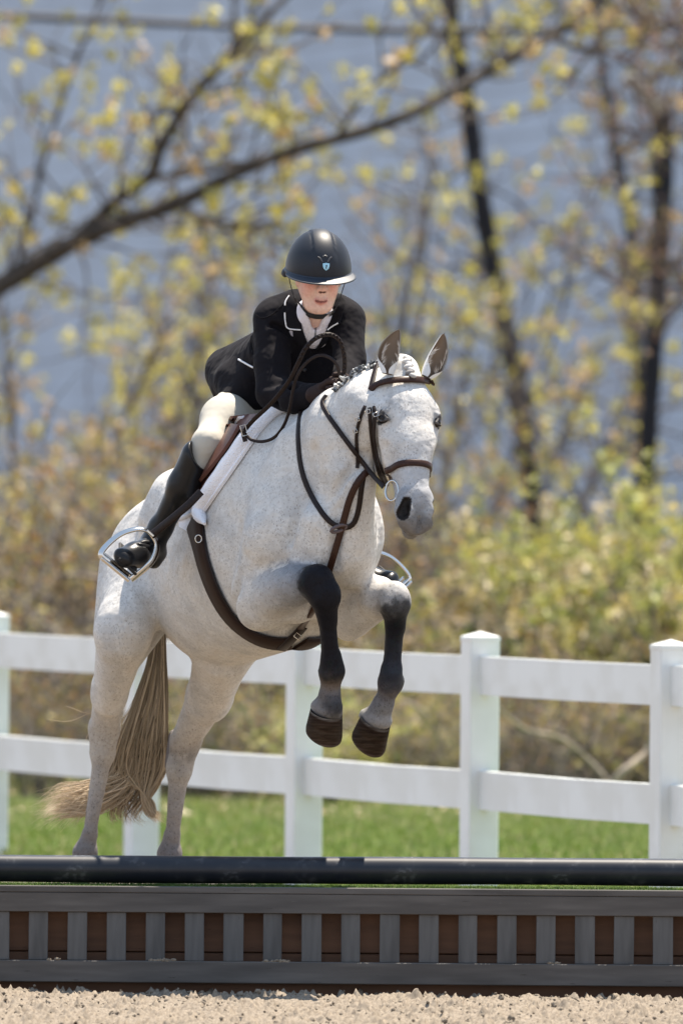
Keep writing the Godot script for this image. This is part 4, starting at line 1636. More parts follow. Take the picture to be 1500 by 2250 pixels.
	lay_strap(mb, path, 0.135, 0.011, 0.008, trunk_bones, 9.0, 0.075)
	put("band", mb.mesh(), mat("girth leather", 0.030, 0.017, 0.012, 0.6), girth)
	put("band", mirror_mb(mb).mesh(), mats["girth leather"], girth)
	mats["girth leather"].metallic_specular = 0.2
	mb = Mb.new()
	lay_strap(mb, path, 0.155, 0.004, 0.004, trunk_bones, 9.0, 0.095)
	put("lining", mb.mesh(), dark, girth)
	put("lining", mirror_mb(mb).mesh(), dark, girth)
	mb = Mb.new()
	var h := on_horse(452, 1184, 0.026, trunk_bones)
	var loop := PackedVector3Array()
	for i in 17:
		var a := TAU * i / 16.0
		loop.append(h[0] + Vector3(cos(a), 0, 0) * 0.011 + Vector3(0, sin(a), 0) * 0.013)
	mb.tube(loop, PackedFloat32Array([0.0022]), 8)
	put("ring", mb.mesh(), mats["steel"], girth)

	# stirrups and leathers
	for s in 2:
		var st := thing("stirrup", ["polished steel stirrup iron holding the black boot on the horse's near flank", "steel stirrup iron showing past the horse's chest above the knee"][s], "stirrup", hp(-0.3, -0.5, 0.4 if s == 0 else -0.4), "stirrup irons")
		var ir := stirrup_mb()
		var shift := Vector3.ZERO
		if s == 1:
			ir = mirror_mb(ir, FAR_LEG)
		put("iron", ir.mesh(), mats["steel"], st)
		mb = Mb.new()
		var lp := path3([[442, 1080, -0.30], [415, 1108, -0.31], [380, 1138, -0.34], [350, 1162, -0.38], [333, 1176, -0.40]], 5)
		var lf := PackedVector3Array()
		for q in lp: lf.append(Vector3(-0.45, 0.15, 0.88))
		mb.strap(lp, lf, PackedFloat32Array([0.028]), 0.004)
		if s == 1: mb = mirror_mb(mb, FAR_LEG)
		put("leather", mb.mesh(), dark, st)

	# breastplate with its long strap
	var bp := thing("breastplate", "dark brown neck strap and long chest strap running down to the girth", "breastplate", hp(0.3, -0.4, 0))
	mb = Mb.new()
	lay_strap(mb, [[664, 898], [656, 940], [658, 1000], [668, 1050], [690, 1100], [718, 1140], [746, 1158], [774, 1154], [787, 1120], [793, 1075], [799, 1038]], 0.018, 0.005, 0.004, trunk_bones)
	put("neck_strap", mb.mesh(), dark, bp)
	mb = Mb.new()
	lay_strap(mb, [[806, 1036], [786, 1058], [769, 1095], [757, 1138], [744, 1185], [726, 1245], [702, 1310], [672, 1362], [646, 1394], [622, 1412]], 0.023, 0.007, 0.006, trunk_bones)
	put("chest_strap", mb.mesh(), brown, bp)
	mb = Mb.new()
	h = on_horse(747, 1160, 0.012, trunk_bones)
	loop = PackedVector3Array()
	for i in 15:
		var a := TAU * i / 14.0
		loop.append(h[0] + Vector3(0.92, 0.32, -0.1).normalized() * cos(a) * 0.028 + Vector3(-0.25, 0.7, 0.4).normalized() * sin(a) * 0.010)
	mb.tube(loop, PackedFloat32Array([0.006]), 8)
	put("stopper", mb.mesh(), mat("rubber stopper", 0.085, 0.06, 0.06, 0.6), bp)
	mb = Mb.new()
	lay_strap(mb, [[664, 1372], [650, 1388], [634, 1404], [618, 1420]], 0.034, 0.006, 0.014, trunk_bones)
	put("loop", mb.mesh(), dark, bp)
	h = on_horse(652, 1386, 0.02, trunk_bones)
	buckle(bp, h[0], Vector3(0.6, 0.8, 0).normalized(), h[1], 0.016, 0.008)

	# bridle
	var br := thing("bridle", "brown leather bridle with raised browband and noseband on the grey head", "bridle", gp(0.3, 0, 0))
	var nb := ring_band(head_bones, gp(0.360, 0, -0.085), hd_f, hd_s, -PI, PI, 44, 0.004)
	mb = Mb.new()
	mb.strap(nb[0], nb[1], PackedFloat32Array([0.022]), 0.006)
	put("noseband", mb.mesh(), brown, br)
	mb = Mb.new()
	var all := horse_bones + head_bones
	lay_strap(mb, [[815, 857], [828, 847], [850, 840], [880, 836], [910, 835], [934, 838], [947, 843]], 0.023, 0.007, 0.007, all)
	put("browband", mb.mesh(), brown, br)
	mb = Mb.new()
	lay_strap(mb, [[830, 796], [823, 820], [816, 850]], 0.018, 0.004, 0.004, all)
	put("crownpiece", mb.mesh(), dark, br)
	for o in 2:
		mb = Mb.new()
		var dx := 9.0 * o
		lay_strap(mb, [[817 + dx * 0.3, 856], [813 + dx, 890], [815 + dx, 930], [818 + dx, 965], [824 + dx, 1000], [833 + dx, 1035], [841 + dx * 0.6, 1064]], 0.013, 0.005, 0.006 + 0.003 * o, all)
		put("cheekpiece", mb.mesh(), dark, br)
	mb = Mb.new()
	lay_strap(mb, [[816, 856], [808, 882], [796, 908], [787, 938], [784, 965], [785, 1000], [786, 1030]], 0.012, 0.004, 0.005, all)
	put("throatlatch", mb.mesh(), dark, br)
	for q in [[790, 920], [785, 945], [811, 905], [822, 908]]:
		h = on_horse(q[0], q[1], 0.008, all)
		buckle(br, h[0], Vector3(-0.3, 0.95, 0).normalized(), h[1], 0.009, 0.006)
	# bit
	for s: float in [1.0, -1.0]:
		mb = Mb.new()
		loop = PackedVector3Array()
		var c0 := gp(0.435, s * (0.072 if s > 0.0 else 0.058), -0.080 if s > 0.0 else -0.100)
		for i in 21:
			var a := TAU * i / 20.0
			loop.append(c0 + hd_n * sin(a) * 0.036 + (hd_f * 0.75 + hd_s * s * -0.55).normalized() * (cos(a) * 0.026 + 0.008))
		mb.tube(loop, PackedFloat32Array([0.0042]), 8)
		put("bit_ring", mb.mesh(), mats["steel"], br)

	# reins
	var rn := thing("reins", "long plaited brown leather reins looped up over the rider's hands", "reins", spot(720, 860, -0.2))
	var bit := gp(0.450, 0.075, -0.100)
	var rp := PackedVector3Array()
	var rf := PackedVector3Array()
	for q in smooth_path(PackedVector3Array([Vector3(842, 1070, 0), Vector3(815, 1040, 0), Vector3(790, 1008, 0), Vector3(763, 972, 0), Vector3(738, 938, 0), Vector3(716, 906, 0), Vector3(707, 884, 0), Vector3(716, 868, 0)]), 5):
		var f := clampf((842 - q.x) / 130.0, 0, 1)
		var z := lerpf(bit.z, -0.13, f)
		var hz: float = on_horse(q.x, q.y, 0.0, horse_bones)[0].z + 0.014
		rp.append(spot(q.x, q.y, maxf(z, hz)))
		rf.append(Vector3(-0.6, 0.45, 0.65).normalized())
	mb = Mb.new()
	mb.strap(rp, rf, PackedFloat32Array([0.016]), 0.004)
	put("rein", mb.mesh(), dark, rn)
	mb = Mb.new()
	var far := PackedVector3Array([gp(0.440, -0.055, -0.120), gp(0.36, -0.06, -0.20), spot(880, 960, -0.08), spot(800, 870, -0.25), spot(756, 850, -0.24)])
	mb.tube(smooth_path(far, 5), PackedFloat32Array([0.006]), 8)
	put("rein", mb.mesh(), dark, rn)
	var l1 := path3([[536, 948, -0.27], [556, 924, -0.22], [600, 882, -0.16], [636, 836, -0.12], [655, 798, -0.10], [672, 764, -0.09], [696, 742, -0.09], [724, 735, -0.10], [746, 748, -0.12], [756, 780, -0.14], [756, 815, -0.15], [746, 846, -0.15]], 8)
	mb = Mb.new()
	var lf := PackedVector3Array()
	for i in l1.size(): lf.append(Vector3(0.25, 0.2, 0.95))
	mb.strap(l1, lf, PackedFloat32Array([0.015]), 0.0032)
	# plait: crossing strands over the hand part
	for s: float in [0.0, PI]:
		var bp2 := PackedVector3Array()
		for i in range(int(l1.size() * 0.38), l1.size()):
			for k in 3:
				var q := l1[i].lerp(l1[mini(i + 1, l1.size() - 1)], k / 3.0)
				var tt := (l1[mini(i + 1, l1.size() - 1)] - l1[i - 1]).normalized()
				var sd2 := tt.cross(Vector3(0, 0, 1)).normalized()
				var ph := (i * 3 + k) * 0.42 + s
				bp2.append(q + sd2 * sin(ph) * 0.0045 + Vector3(0, 0, 0.002 + 0.002 * cos(ph * 2.0)))
		mb.tube(bp2, PackedFloat32Array([0.0027]), 6)
	put("rein_loop", mb.mesh(), dark, rn)
	var l2 := path3([[538, 952, -0.26], [552, 966, -0.25], [578, 970, -0.23], [604, 960, -0.20], [624, 934, -0.16], [636, 900, -0.13], [643, 862, -0.12], [652, 828, -0.11], [670, 800, -0.11], [696, 782, -0.11], [720, 784, -0.12], [740, 802, -0.13], [748, 838, -0.14]], 6)
	mb = Mb.new()
	lf = PackedVector3Array()
	for i in l2.size(): lf.append(Vector3(0.25, 0.2, 0.95))
	mb.strap(l2, lf, PackedFloat32Array([0.011]), 0.003)
	put("rein_loop", mb.mesh(), dark, rn)
	buckle(rn, spot(536, 946, -0.25), Vector3(-0.25, 0.95, 0).normalized(), Vector3(0, 0.1, 1), 0.009, 0.018)
	mb = Mb.new()
	mb.box(spot(536, 958, -0.255), Vector3(0.008, 0.020, 0.004), Basis(Vector3(0, 0, 1), 0.25), 0.002)
	put("keeper", mb.mesh(), dark, rn)

# ---------------------------------------------------------------- the rider
const FAR_LEG := Vector3(-0.135, -0.075, 0.0)
var rh_o: Vector3
var rh_x: Vector3
var rh_y: Vector3
var rh_z: Vector3
var face_bones := []
var jacket_bones := []
var shirt_bones := []
var breech_bones := []
var boot_bones := []
var glove_bones := []
var glove2_bones := []
var rider_jobs := {}

# a point in the rider's head: to the picture's right, up, and out of the face
func fp(x: float, y: float, z: float) -> Vector3:
	return rh_o + rh_x * x + rh_y * y + rh_z * z

func build_rider_bones() -> void:
	var yaw := deg_to_rad(10.0)
	var tilt := deg_to_rad(13.0)
	rh_o = spot(700, 585, -0.30)
	rh_z = Vector3(sin(yaw) * cos(tilt), -sin(tilt), cos(yaw) * cos(tilt))
	rh_x = Vector3(cos(yaw), 0, -sin(yaw))
	rh_y = rh_z.cross(rh_x).normalized()
	if rh_y.y < 0: rh_y = -rh_y

	var skin := Color(0.74, 0.50, 0.405)
	var flush := Color(0.73, 0.37, 0.315)
	var lip := Color(0.60, 0.25, 0.225)
	var F := face_bones
	oval(F, fp(0, 0.02, -0.012), fp(0, 0.021, -0.012), rh_x, 0.068, 0.095, 0.068, 0.095, 0.02, skin)
	bone(F, fp(0, 0.02, -0.02), fp(0, 0.0, -0.01), 0.072, 0.070, 0.03, skin)
	oval(F, fp(0, -0.025, 0.020), fp(0, -0.095, 0.030), rh_x, 0.067, 0.058, 0.047, 0.045, 0.025, skin)
	bone(F, fp(-0.007, -0.136, 0.054), fp(0.007, -0.136, 0.054), 0.0185, 0.0185, 0.03, skin)
	for s: float in [1.0, -1.0]:
		bone(F, fp(s * 0.054, -0.062, 0.002), fp(s * 0.028, -0.128, 0.040), 0.020, 0.018, 0.025, skin)
		oval(F, fp(s * 0.034, -0.050, 0.052), fp(s * 0.037, -0.070, 0.046), rh_x, 0.021, 0.024, 0.019, 0.022, 0.03, flush, flush.lerp(skin, 0.5))
		bone(F, fp(s * 0.0105, -0.0625, 0.091), fp(s * 0.0105, -0.060, 0.094), 0.0068, 0.0068, 0.008, skin.lerp(flush, 0.4))
		bone(F, fp(s * 0.0185, -0.1010, 0.0770), fp(s * 0.004, -0.0985, 0.0840), 0.0030, 0.0046, 0.004, lip)
		bone(F, fp(s * 0.0165, -0.1050, 0.0770), fp(0, -0.1075, 0.0825), 0.0034, 0.0056, 0.004, lip)
		bone(F, fp(s * 0.032, -0.008, 0.063), fp(s * 0.032, -0.010, 0.064), 0.0135, 0.0135, 0.006, skin)
		oval(F, fp(s * 0.016, 0.012, 0.076), fp(s * 0.046, 0.012, 0.064), rh_y, 0.008, 0.010, 0.007, 0.009, 0.015, skin)
		# ear
		oval(F, fp(s * 0.075, -0.020, 0.002), fp(s * 0.070, -0.060, 0.010), rh_x, 0.009, 0.020, 0.007, 0.013, 0.008, skin.lerp(flush, 0.3))
	bone(F, fp(0, 0.004, 0.078), fp(0, -0.054, 0.1005), 0.0075, 0.0105, 0.012, skin, skin.lerp(flush, 0.3))
	bone(F, fp(0, -0.078, 0.077), fp(0, -0.092, 0.079), 0.012, 0.012, 0.02, skin)
	# neck down into the chest
	oval(F, fp(0, -0.07, -0.025), spot(691, 722, -0.485), rh_x, 0.047, 0.052, 0.046, 0.044, 0.03, skin)
	oval(F, spot(688, 745, -0.56), spot(640, 790, -0.74), Vector3.RIGHT, 0.09, 0.05, 0.09, 0.06, 0.05, skin)
	for s: float in [1.0, -1.0]:
		var o := bone(F, fp(s * 0.0058, -0.0690, 0.0960), fp(s * 0.0068, -0.0680, 0.0930), 0.0026, 0.0028, 0.003, Color(0.10, 0.03, 0.025))  # nostril shadow is put into the dark carve colour
		o.carve = true
		o = bone(F, fp(s * 0.0185, -0.1030, 0.0830), fp(0, -0.1030, 0.0905), 0.0010, 0.0016, 0.002, Color(0.20, 0.06, 0.055))
		o.carve = true
		o = bone(F, fp(s * 0.022, -0.0135, 0.0785), fp(s * 0.042, -0.0135, 0.0725), 0.0012, 0.0012, 0.002, Color(0.06, 0.035, 0.03))
		o.carve = true

	# jacket
	var J := jacket_bones
	oval(J, spot(545, 838, -0.93), spot(650, 752, -0.62), Vector3(0.8, 0.45, 0.2), 0.135, 0.115, 0.145, 0.115, 0.05)
	oval(J, spot(650, 752, -0.62), spot(688, 712, -0.50), Vector3(1, 0.0, 0), 0.145, 0.115, 0.125, 0.085, 0.05)
	bone(J, spot(608, 690, -0.53), spot(760, 700, -0.50), 0.060, 0.058, 0.06)
	bone(J, spot(650, 672, -0.52), spot(735, 678, -0.49), 0.052, 0.048, 0.05)
	# sleeve on the picture's left
	bone(J, spot(598, 702, -0.50), spot(598, 800, -0.43), 0.066, 0.060, 0.03)
	bone(J, spot(598, 800, -0.43), spot(601, 862, -0.38), 0.060, 0.060, 0.02)
	bone(J, spot(603, 864, -0.37), spot(650, 874, -0.28), 0.058, 0.052, 0.02)
	bone(J, spot(650, 874, -0.28), spot(700, 868, -0.20), 0.052, 0.040, 0.02)
	# sleeve on the right
	bone(J, spot(762, 706, -0.48), spot(768, 790, -0.40), 0.062, 0.052, 0.03)
	bone(J, spot(768, 792, -0.40), spot(752, 842, -0.27), 0.050, 0.040, 0.03)
	# skirt
	oval(J, spot(575, 800, -0.85), spot(505, 812, -1.00), Vector3(0.5, 0.85, 0), 0.115, 0.10, 0.075, 0.085, 0.04)
	oval(J, spot(500, 824, -0.96), spot(552, 872, -0.70), Vector3(0, 1, 0), 0.062, 0.07, 0.046, 0.10, 0.03)
	oval(J, spot(478, 818, -0.98), spot(516, 850, -0.76), Vector3(0, 1, 0), 0.045, 0.03, 0.036, 0.05, 0.03)
	bone(J, spot(474, 806, -1.02), spot(486, 830, -1.00), 0.026, 0.022, 0.03)
	bone(J, spot(550, 840, -0.70), spot(506, 828, -0.80), 0.062, 0.050, 0.03)
	oval(J, spot(636, 822, -0.64), spot(738, 806, -0.50), Vector3(0, 1, 0), 0.085, 0.06, 0.062, 0.045, 0.04)
	# creases
	for l in [[[562, 838, -0.34], [600, 826, -0.31], 0.010], [[565, 850, -0.33], [630, 838, -0.29], 0.009], [[575, 760, -0.36], [625, 772, -0.36], 0.009], [[556, 742, -0.62], [556, 772, -0.60], 0.010], [[640, 792, -0.48], [700, 810, -0.45], 0.008], [[760, 760, -0.34], [790, 752, -0.36], 0.005], [[612, 884, -0.30], [650, 850, -0.24], 0.009], [[500, 775, -0.93], [520, 815, -0.90], 0.009], [[600, 715, -0.435], [640, 735, -0.44], 0.010]]:
		var o := bone(J, spot(l[0][0], l[0][1], l[0][2]), spot(l[1][0], l[1][1], l[1][2]), l[2], l[2], 0.022)
		o.carve = true
	# open front
	var zf := -0.375
	var v := oval(J, spot(684, 672, zf - 0.02), spot(690, 772, zf - 0.02), Vector3.RIGHT, 0.052, 0.075, 0.006, 0.05, 0.006)
	v.carve = true
	var S := shirt_bones
	oval(S, spot(650, 752, -0.62), spot(688, 712, -0.50), Vector3(1, 0, 0), 0.128, 0.098, 0.108, 0.074, 0.05)
	oval(S, spot(688, 720, -0.49), spot(690, 690, -0.43), Vector3(1, 0, 0), 0.085, 0.070, 0.066, 0.060, 0.03)
	v = oval(S, fp(0, -0.10, -0.01), spot(695, 722, -0.39), rh_x, 0.050, 0.075, 0.014, 0.075, 0.005)
	v.carve = true

	# breeches: hip, thigh and knee, then the other leg over the far side
	var B := breech_bones
	bone(B, hp(-0.36, 0.12, 0.03), hp(-0.36, 0.12, -0.06), 0.072, 0.072, 0.06)
	bone(B, spot(542, 876, -0.86), spot(492, 922, -0.62), 0.082, 0.074, 0.05)
	bone(B, spot(492, 922, -0.62), spot(456, 975, -0.47), 0.074, 0.050, 0.04)
	bone(B, spot(456, 975, -0.47), spot(434, 1026, -0.478), 0.050, 0.044, 0.03)
	var o2 := bone(B, spot(420, 988, -0.40), spot(440, 1000, -0.385), 0.004, 0.004, 0.012)
	o2.carve = true
	o2 = bone(B, spot(412, 1002, -0.42), spot(428, 998, -0.40), 0.004, 0.004, 0.012)
	o2.carve = true
	# boot
	var T := boot_bones
	bone(T, spot(432, 1000, -0.45), spot(404, 1066, -0.49), 0.053, 0.052, 0.03)
	bone(T, spot(404, 1066, -0.49), spot(354, 1160, -0.56), 0.051, 0.036, 0.03)
	bone(T, spot(352, 1160, -0.57), spot(334, 1196, -0.58), 0.040, 0.040, 0.03)
	bone(T, spot(334, 1200, -0.57), spot(300, 1218, -0.46), 0.040, 0.039, 0.03)
	oval(T, spot(298, 1220, -0.46), spot(272, 1226, -0.385), Vector3(0.78, -0.6, 0), 0.044, 0.035, 0.040, 0.030, 0.03)
	bone(T, spot(345, 1216, -0.61), spot(338, 1232, -0.60), 0.034, 0.028, 0.03)
	for l in [[[312, 1192, -0.47], [330, 1198, -0.50], 0.004], [[306, 1200, -0.44], [328, 1210, -0.47], 0.004], [[318, 1182, -0.52], [336, 1186, -0.52], 0.004]]:
		var o := bone(T, spot(l[0][0], l[0][1], l[0][2]), spot(l[1][0], l[1][1], l[1][2]), l[2], l[2], 0.012)
		o.carve = true
	# open top of the shaft, slanted
	var o3 := bone(T, spot(494, 975, -0.40), spot(495, 974, -0.40), 0.120, 0.120, 0.006)
	o3.carve = true

	# gloved hands closed on the reins
	hand_bones(glove_bones, Vector2(720, 862), -0.155, 1.0)
	hand_bones(glove2_bones, Vector2(752, 846), -0.215, -1.0)

func hand_bones(L: Array, c: Vector2, z: float, s: float) -> void:
	# palm, then four fingers that curl round the rein, then the thumb laid on top
	oval(L, spot(c.x - s * 14, c.y + 3, z - 0.015), spot(c.x + s * 12, c.y + 1, z), Vector3(0, 1, 0), 0.036, 0.020, 0.038, 0.018, 0.012)
	bone(L, spot(c.x - s * 30, c.y + 6, z - 0.03), spot(c.x - s * 12, c.y + 3, z - 0.012), 0.030, 0.030, 0.02)
	for i in 4:
		var y := c.y - 15 + i * 11.5
		var l: float = [1.0, 1.12, 1.05, 0.85][i]
		var r: float = [0.0090, 0.0095, 0.0090, 0.0080][i]
		var a := spot(c.x + s * 10, y, z + 0.012)
		var b := spot(c.x + s * (10 + 14 * l), y + 2, z + 0.022)
		var d := spot(c.x + s * (8 + 13 * l), y + 4, z + 0.042)
		var e := spot(c.x + s * (-6 + 5 * l), y + 5, z + 0.044)
		bone(L, a, b, r * 1.1, r, 0.004)
		bone(L, b, d, r, r * 0.95, 0.004)
		bone(L, d, e, r * 0.95, r * 0.85, 0.004)
	var t0 := spot(c.x - s * 12, c.y - 14, z + 0.010)
	var t1 := spot(c.x + s * 2, c.y - 24, z + 0.026)
	var t2 := spot(c.x + s * 18, c.y - 23, z + 0.036)
	bone(L, t0, t1, 0.013, 0.0105, 0.006)
	bone(L, t1, t2, 0.0105, 0.0085, 0.004)

func job_mb(i: int) -> Mb:
	var m := Mb.new()
	var r: Array = jobs[i][2]
	m.v = r[0]; m.n = r[1]; m.c = r[2]; m.ix = r[3]
	m.uv.resize(m.v.size())
	return m

func queue_rider() -> void:
	rider_jobs.face = body_job(face_bones, 0.0032)
	rider_jobs.jacket = body_job(jacket_bones, 0.0065)
	rider_jobs.shirt = body_job(shirt_bones, 0.007)
	rider_jobs.breech = body_job(breech_bones, 0.008)
	rider_jobs.boot = body_job(boot_bones, 0.006)
	rider_jobs.glove = body_job(glove_bones, 0.0032)
	rider_jobs.glove2 = body_job(glove2_bones, 0.0032)

func build_rider() -> void:
	var t := thing("person", "young rider in black jacket and helmet leaning low over the grey horse's neck", "person", hp(-0.5, 0.1, 0))
	var skin := mat("skin", 1, 1, 1, 0.5)
	skin.vertex_color_use_as_albedo = true
	skin.subsurf_scatter_enabled = true
	skin.subsurf_scatter_strength = 0.12
	grain(skin, noise_map(50, 0.03, [[0.2, Color(0.93, 0.9, 0.89)], [0.8, Color(1, 1, 1)]], 256), Vector3.ONE * 10.0, true)
	put("body", job_mesh(rider_jobs.face), skin, t)

	var cloth := mat("black jacket cloth", 0.009, 0.008, 0.010, 0.85)
	cloth.metallic_specular = 0.22
	cloth.rim_enabled = true
	cloth.rim = 0.12
	cloth.heightmap_enabled = true
	cloth.heightmap_texture = noise_map(51, 0.02, [], 256, 3)
	cloth.heightmap_scale = 1.3
	cloth.uv1_triplanar = true
	cloth.uv1_world_triplanar = true
	cloth.uv1_scale = Vector3.ONE * 2.2
	var jk := put("jacket", job_mesh(rider_jobs.jacket), cloth, t)
	var shirt := mat("white shirt", 0.70, 0.66, 0.70, 0.8)
	shirt.heightmap_enabled = true
	shirt.heightmap_texture = noise_map(52, 0.03, [], 256, 3)
	shirt.heightmap_scale = 0.6
	shirt.uv1_triplanar = true
	shirt.uv1_scale = Vector3(9, 3, 9)
	var sh := put("shirt", job_mesh(rider_jobs.shirt), shirt, t)
	# shirt zip
	var mb := Mb.new()
	lay_strap(mb, [[694, 716], [693, 728], [692, 744]], 0.006, 0.002, 0.002, shirt_bones)
	put("zip", mb.mesh(), mat("zip", 0.2, 0.2, 0.21, 0.4, 0.6), sh)
	var white := mat("white piping", 0.72, 0.72, 0.74, 0.7)
	for q in [[676, 792], [670, 812]]:
		mb = Mb.new()
		var bh := on_horse(q[0], q[1], 0.003, jacket_bones)
		mb.ball(bh[0], Vector3(0.007, 0.007, 0.007), Basis(), 6, 10)
		put("button", mb.mesh(), mat("jacket button", 0.03, 0.03, 0.032, 0.3), jk)
	# collar and lapels with white piping
	mb = Mb.new()
	lay_sheet(mb, [[646, 644], [664, 722], [630, 716], [632, 652]], 5, 8, jacket_bones, 0.010, 0.004)
	lay_sheet(mb, [[664, 722], [684, 772], [650, 748], [644, 716]], 5, 6, jacket_bones, 0.006, 0.003)
	lay_sheet(mb, [[742, 652], [718, 722], [748, 712], [758, 668]], 5, 8, jacket_bones, 0.010, 0.004)
	lay_sheet(mb, [[718, 722], [692, 768], [722, 746], [736, 714]], 5, 6, jacket_bones, 0.006, 0.003)
	put("collar", mb.mesh(), cloth, jk)
	for pp in [[[629, 690], [630, 708], [636, 719], [662, 722]], [[638, 656], [630, 668], [629, 676]], [[719, 723], [732, 719], [746, 713]]]:
		mb = Mb.new()
		lay_strap(mb, pp, 0.0042, 0.003, 0.016, jacket_bones)
		put("piping", mb.mesh(), white, jk)
	mb = Mb.new()
	lay_strap(mb, [[525, 790], [540, 798], [557, 807]], 0.006, 0.003, 0.003, jacket_bones)
	put("pocket_piping", mb.mesh(), white, jk)
	for q in [[[560, 690], [576, 700], [600, 690], [626, 664]], [[553, 738], [551, 756], [556, 776]]]:
		mb = Mb.new()
		lay_strap(mb, q, 0.0035, 0.0016, 0.002, jacket_bones)
		put("seam", mb.mesh(), cloth, jk)

	var tan := mat("beige breeches", 0.44, 0.412, 0.352, 0.85)
	tan.heightmap_enabled = true
	tan.heightmap_texture = noise_map(53, 0.015, [], 256, 3)
	tan.heightmap_scale = 0.5
	tan.uv1_triplanar = true
	tan.uv1_world_triplanar = true
	tan.uv1_scale = Vector3.ONE * 3.0
	var bj := job_mb(rider_jobs.breech)
	put("breeches", bj.mesh(), tan, t)
	put("breeches", mirror_mb(bj).mesh(), tan, t)
	var leather := mat("black boot leather", 0.010, 0.010, 0.011, 0.3)
	leather.metallic_specular = 0.35
	leather.heightmap_enabled = true
	leather.heightmap_texture = noise_map(54, 0.02, [], 256, 2)
	leather.heightmap_scale = 0.15
	leather.uv1_triplanar = true
	leather.uv1_world_triplanar = true
	leather.uv1_scale = Vector3.ONE * 3.0
	var bo := job_mb(rider_jobs.boot)
	for s in 2:
		var b := put("boot", (bo if s == 0 else mirror_mb(bo, FAR_LEG)).mesh(), leather, t)
		# sole
		mb = Mb.new()
		var a := spot(262, 1222, -0.37)
		var e := spot(300, 1258, -0.40)
		var ax := (e - a).normalized()
		var fw := Vector3(-0.30, -0.12, 0.95)
		fw = (fw - ax * fw.dot(ax)).normalized()
		mb.box((a + e) * 0.5 - fw * 0.04 + fw.cross(ax) * 0.0, Vector3((e - a).length() * 0.5, 0.005, 0.06), Basis(ax, fw.cross(ax), fw), 0.003)
		put("sole", (mb if s == 0 else mirror_mb(mb, FAR_LEG)).mesh(), mat("boot sole", 0.012, 0.011, 0.011, 0.7), b)
	var glove := mat("dark brown glove", 0.034, 0.021, 0.018, 0.7)
	glove.metallic_specular = 0.25
	put("glove", job_mesh(rider_jobs.glove), glove, t)
	put("glove", job_mesh(rider_jobs.glove2), glove, t)

	build_helmet(t)

func hx(az: float, ph: float, grow := 0.0) -> Vector3:
	# a point of the helmet's shell: az from the front, ph down from the crown
	var z := sin(ph) * cos(az)
	var rz := 0.132 if z > 0 else 0.128
	return fp((0.112 + grow) * sin(ph) * sin(az), (0.138 + grow) * cos(ph) - 0.012, (rz + grow) * z - 0.005)

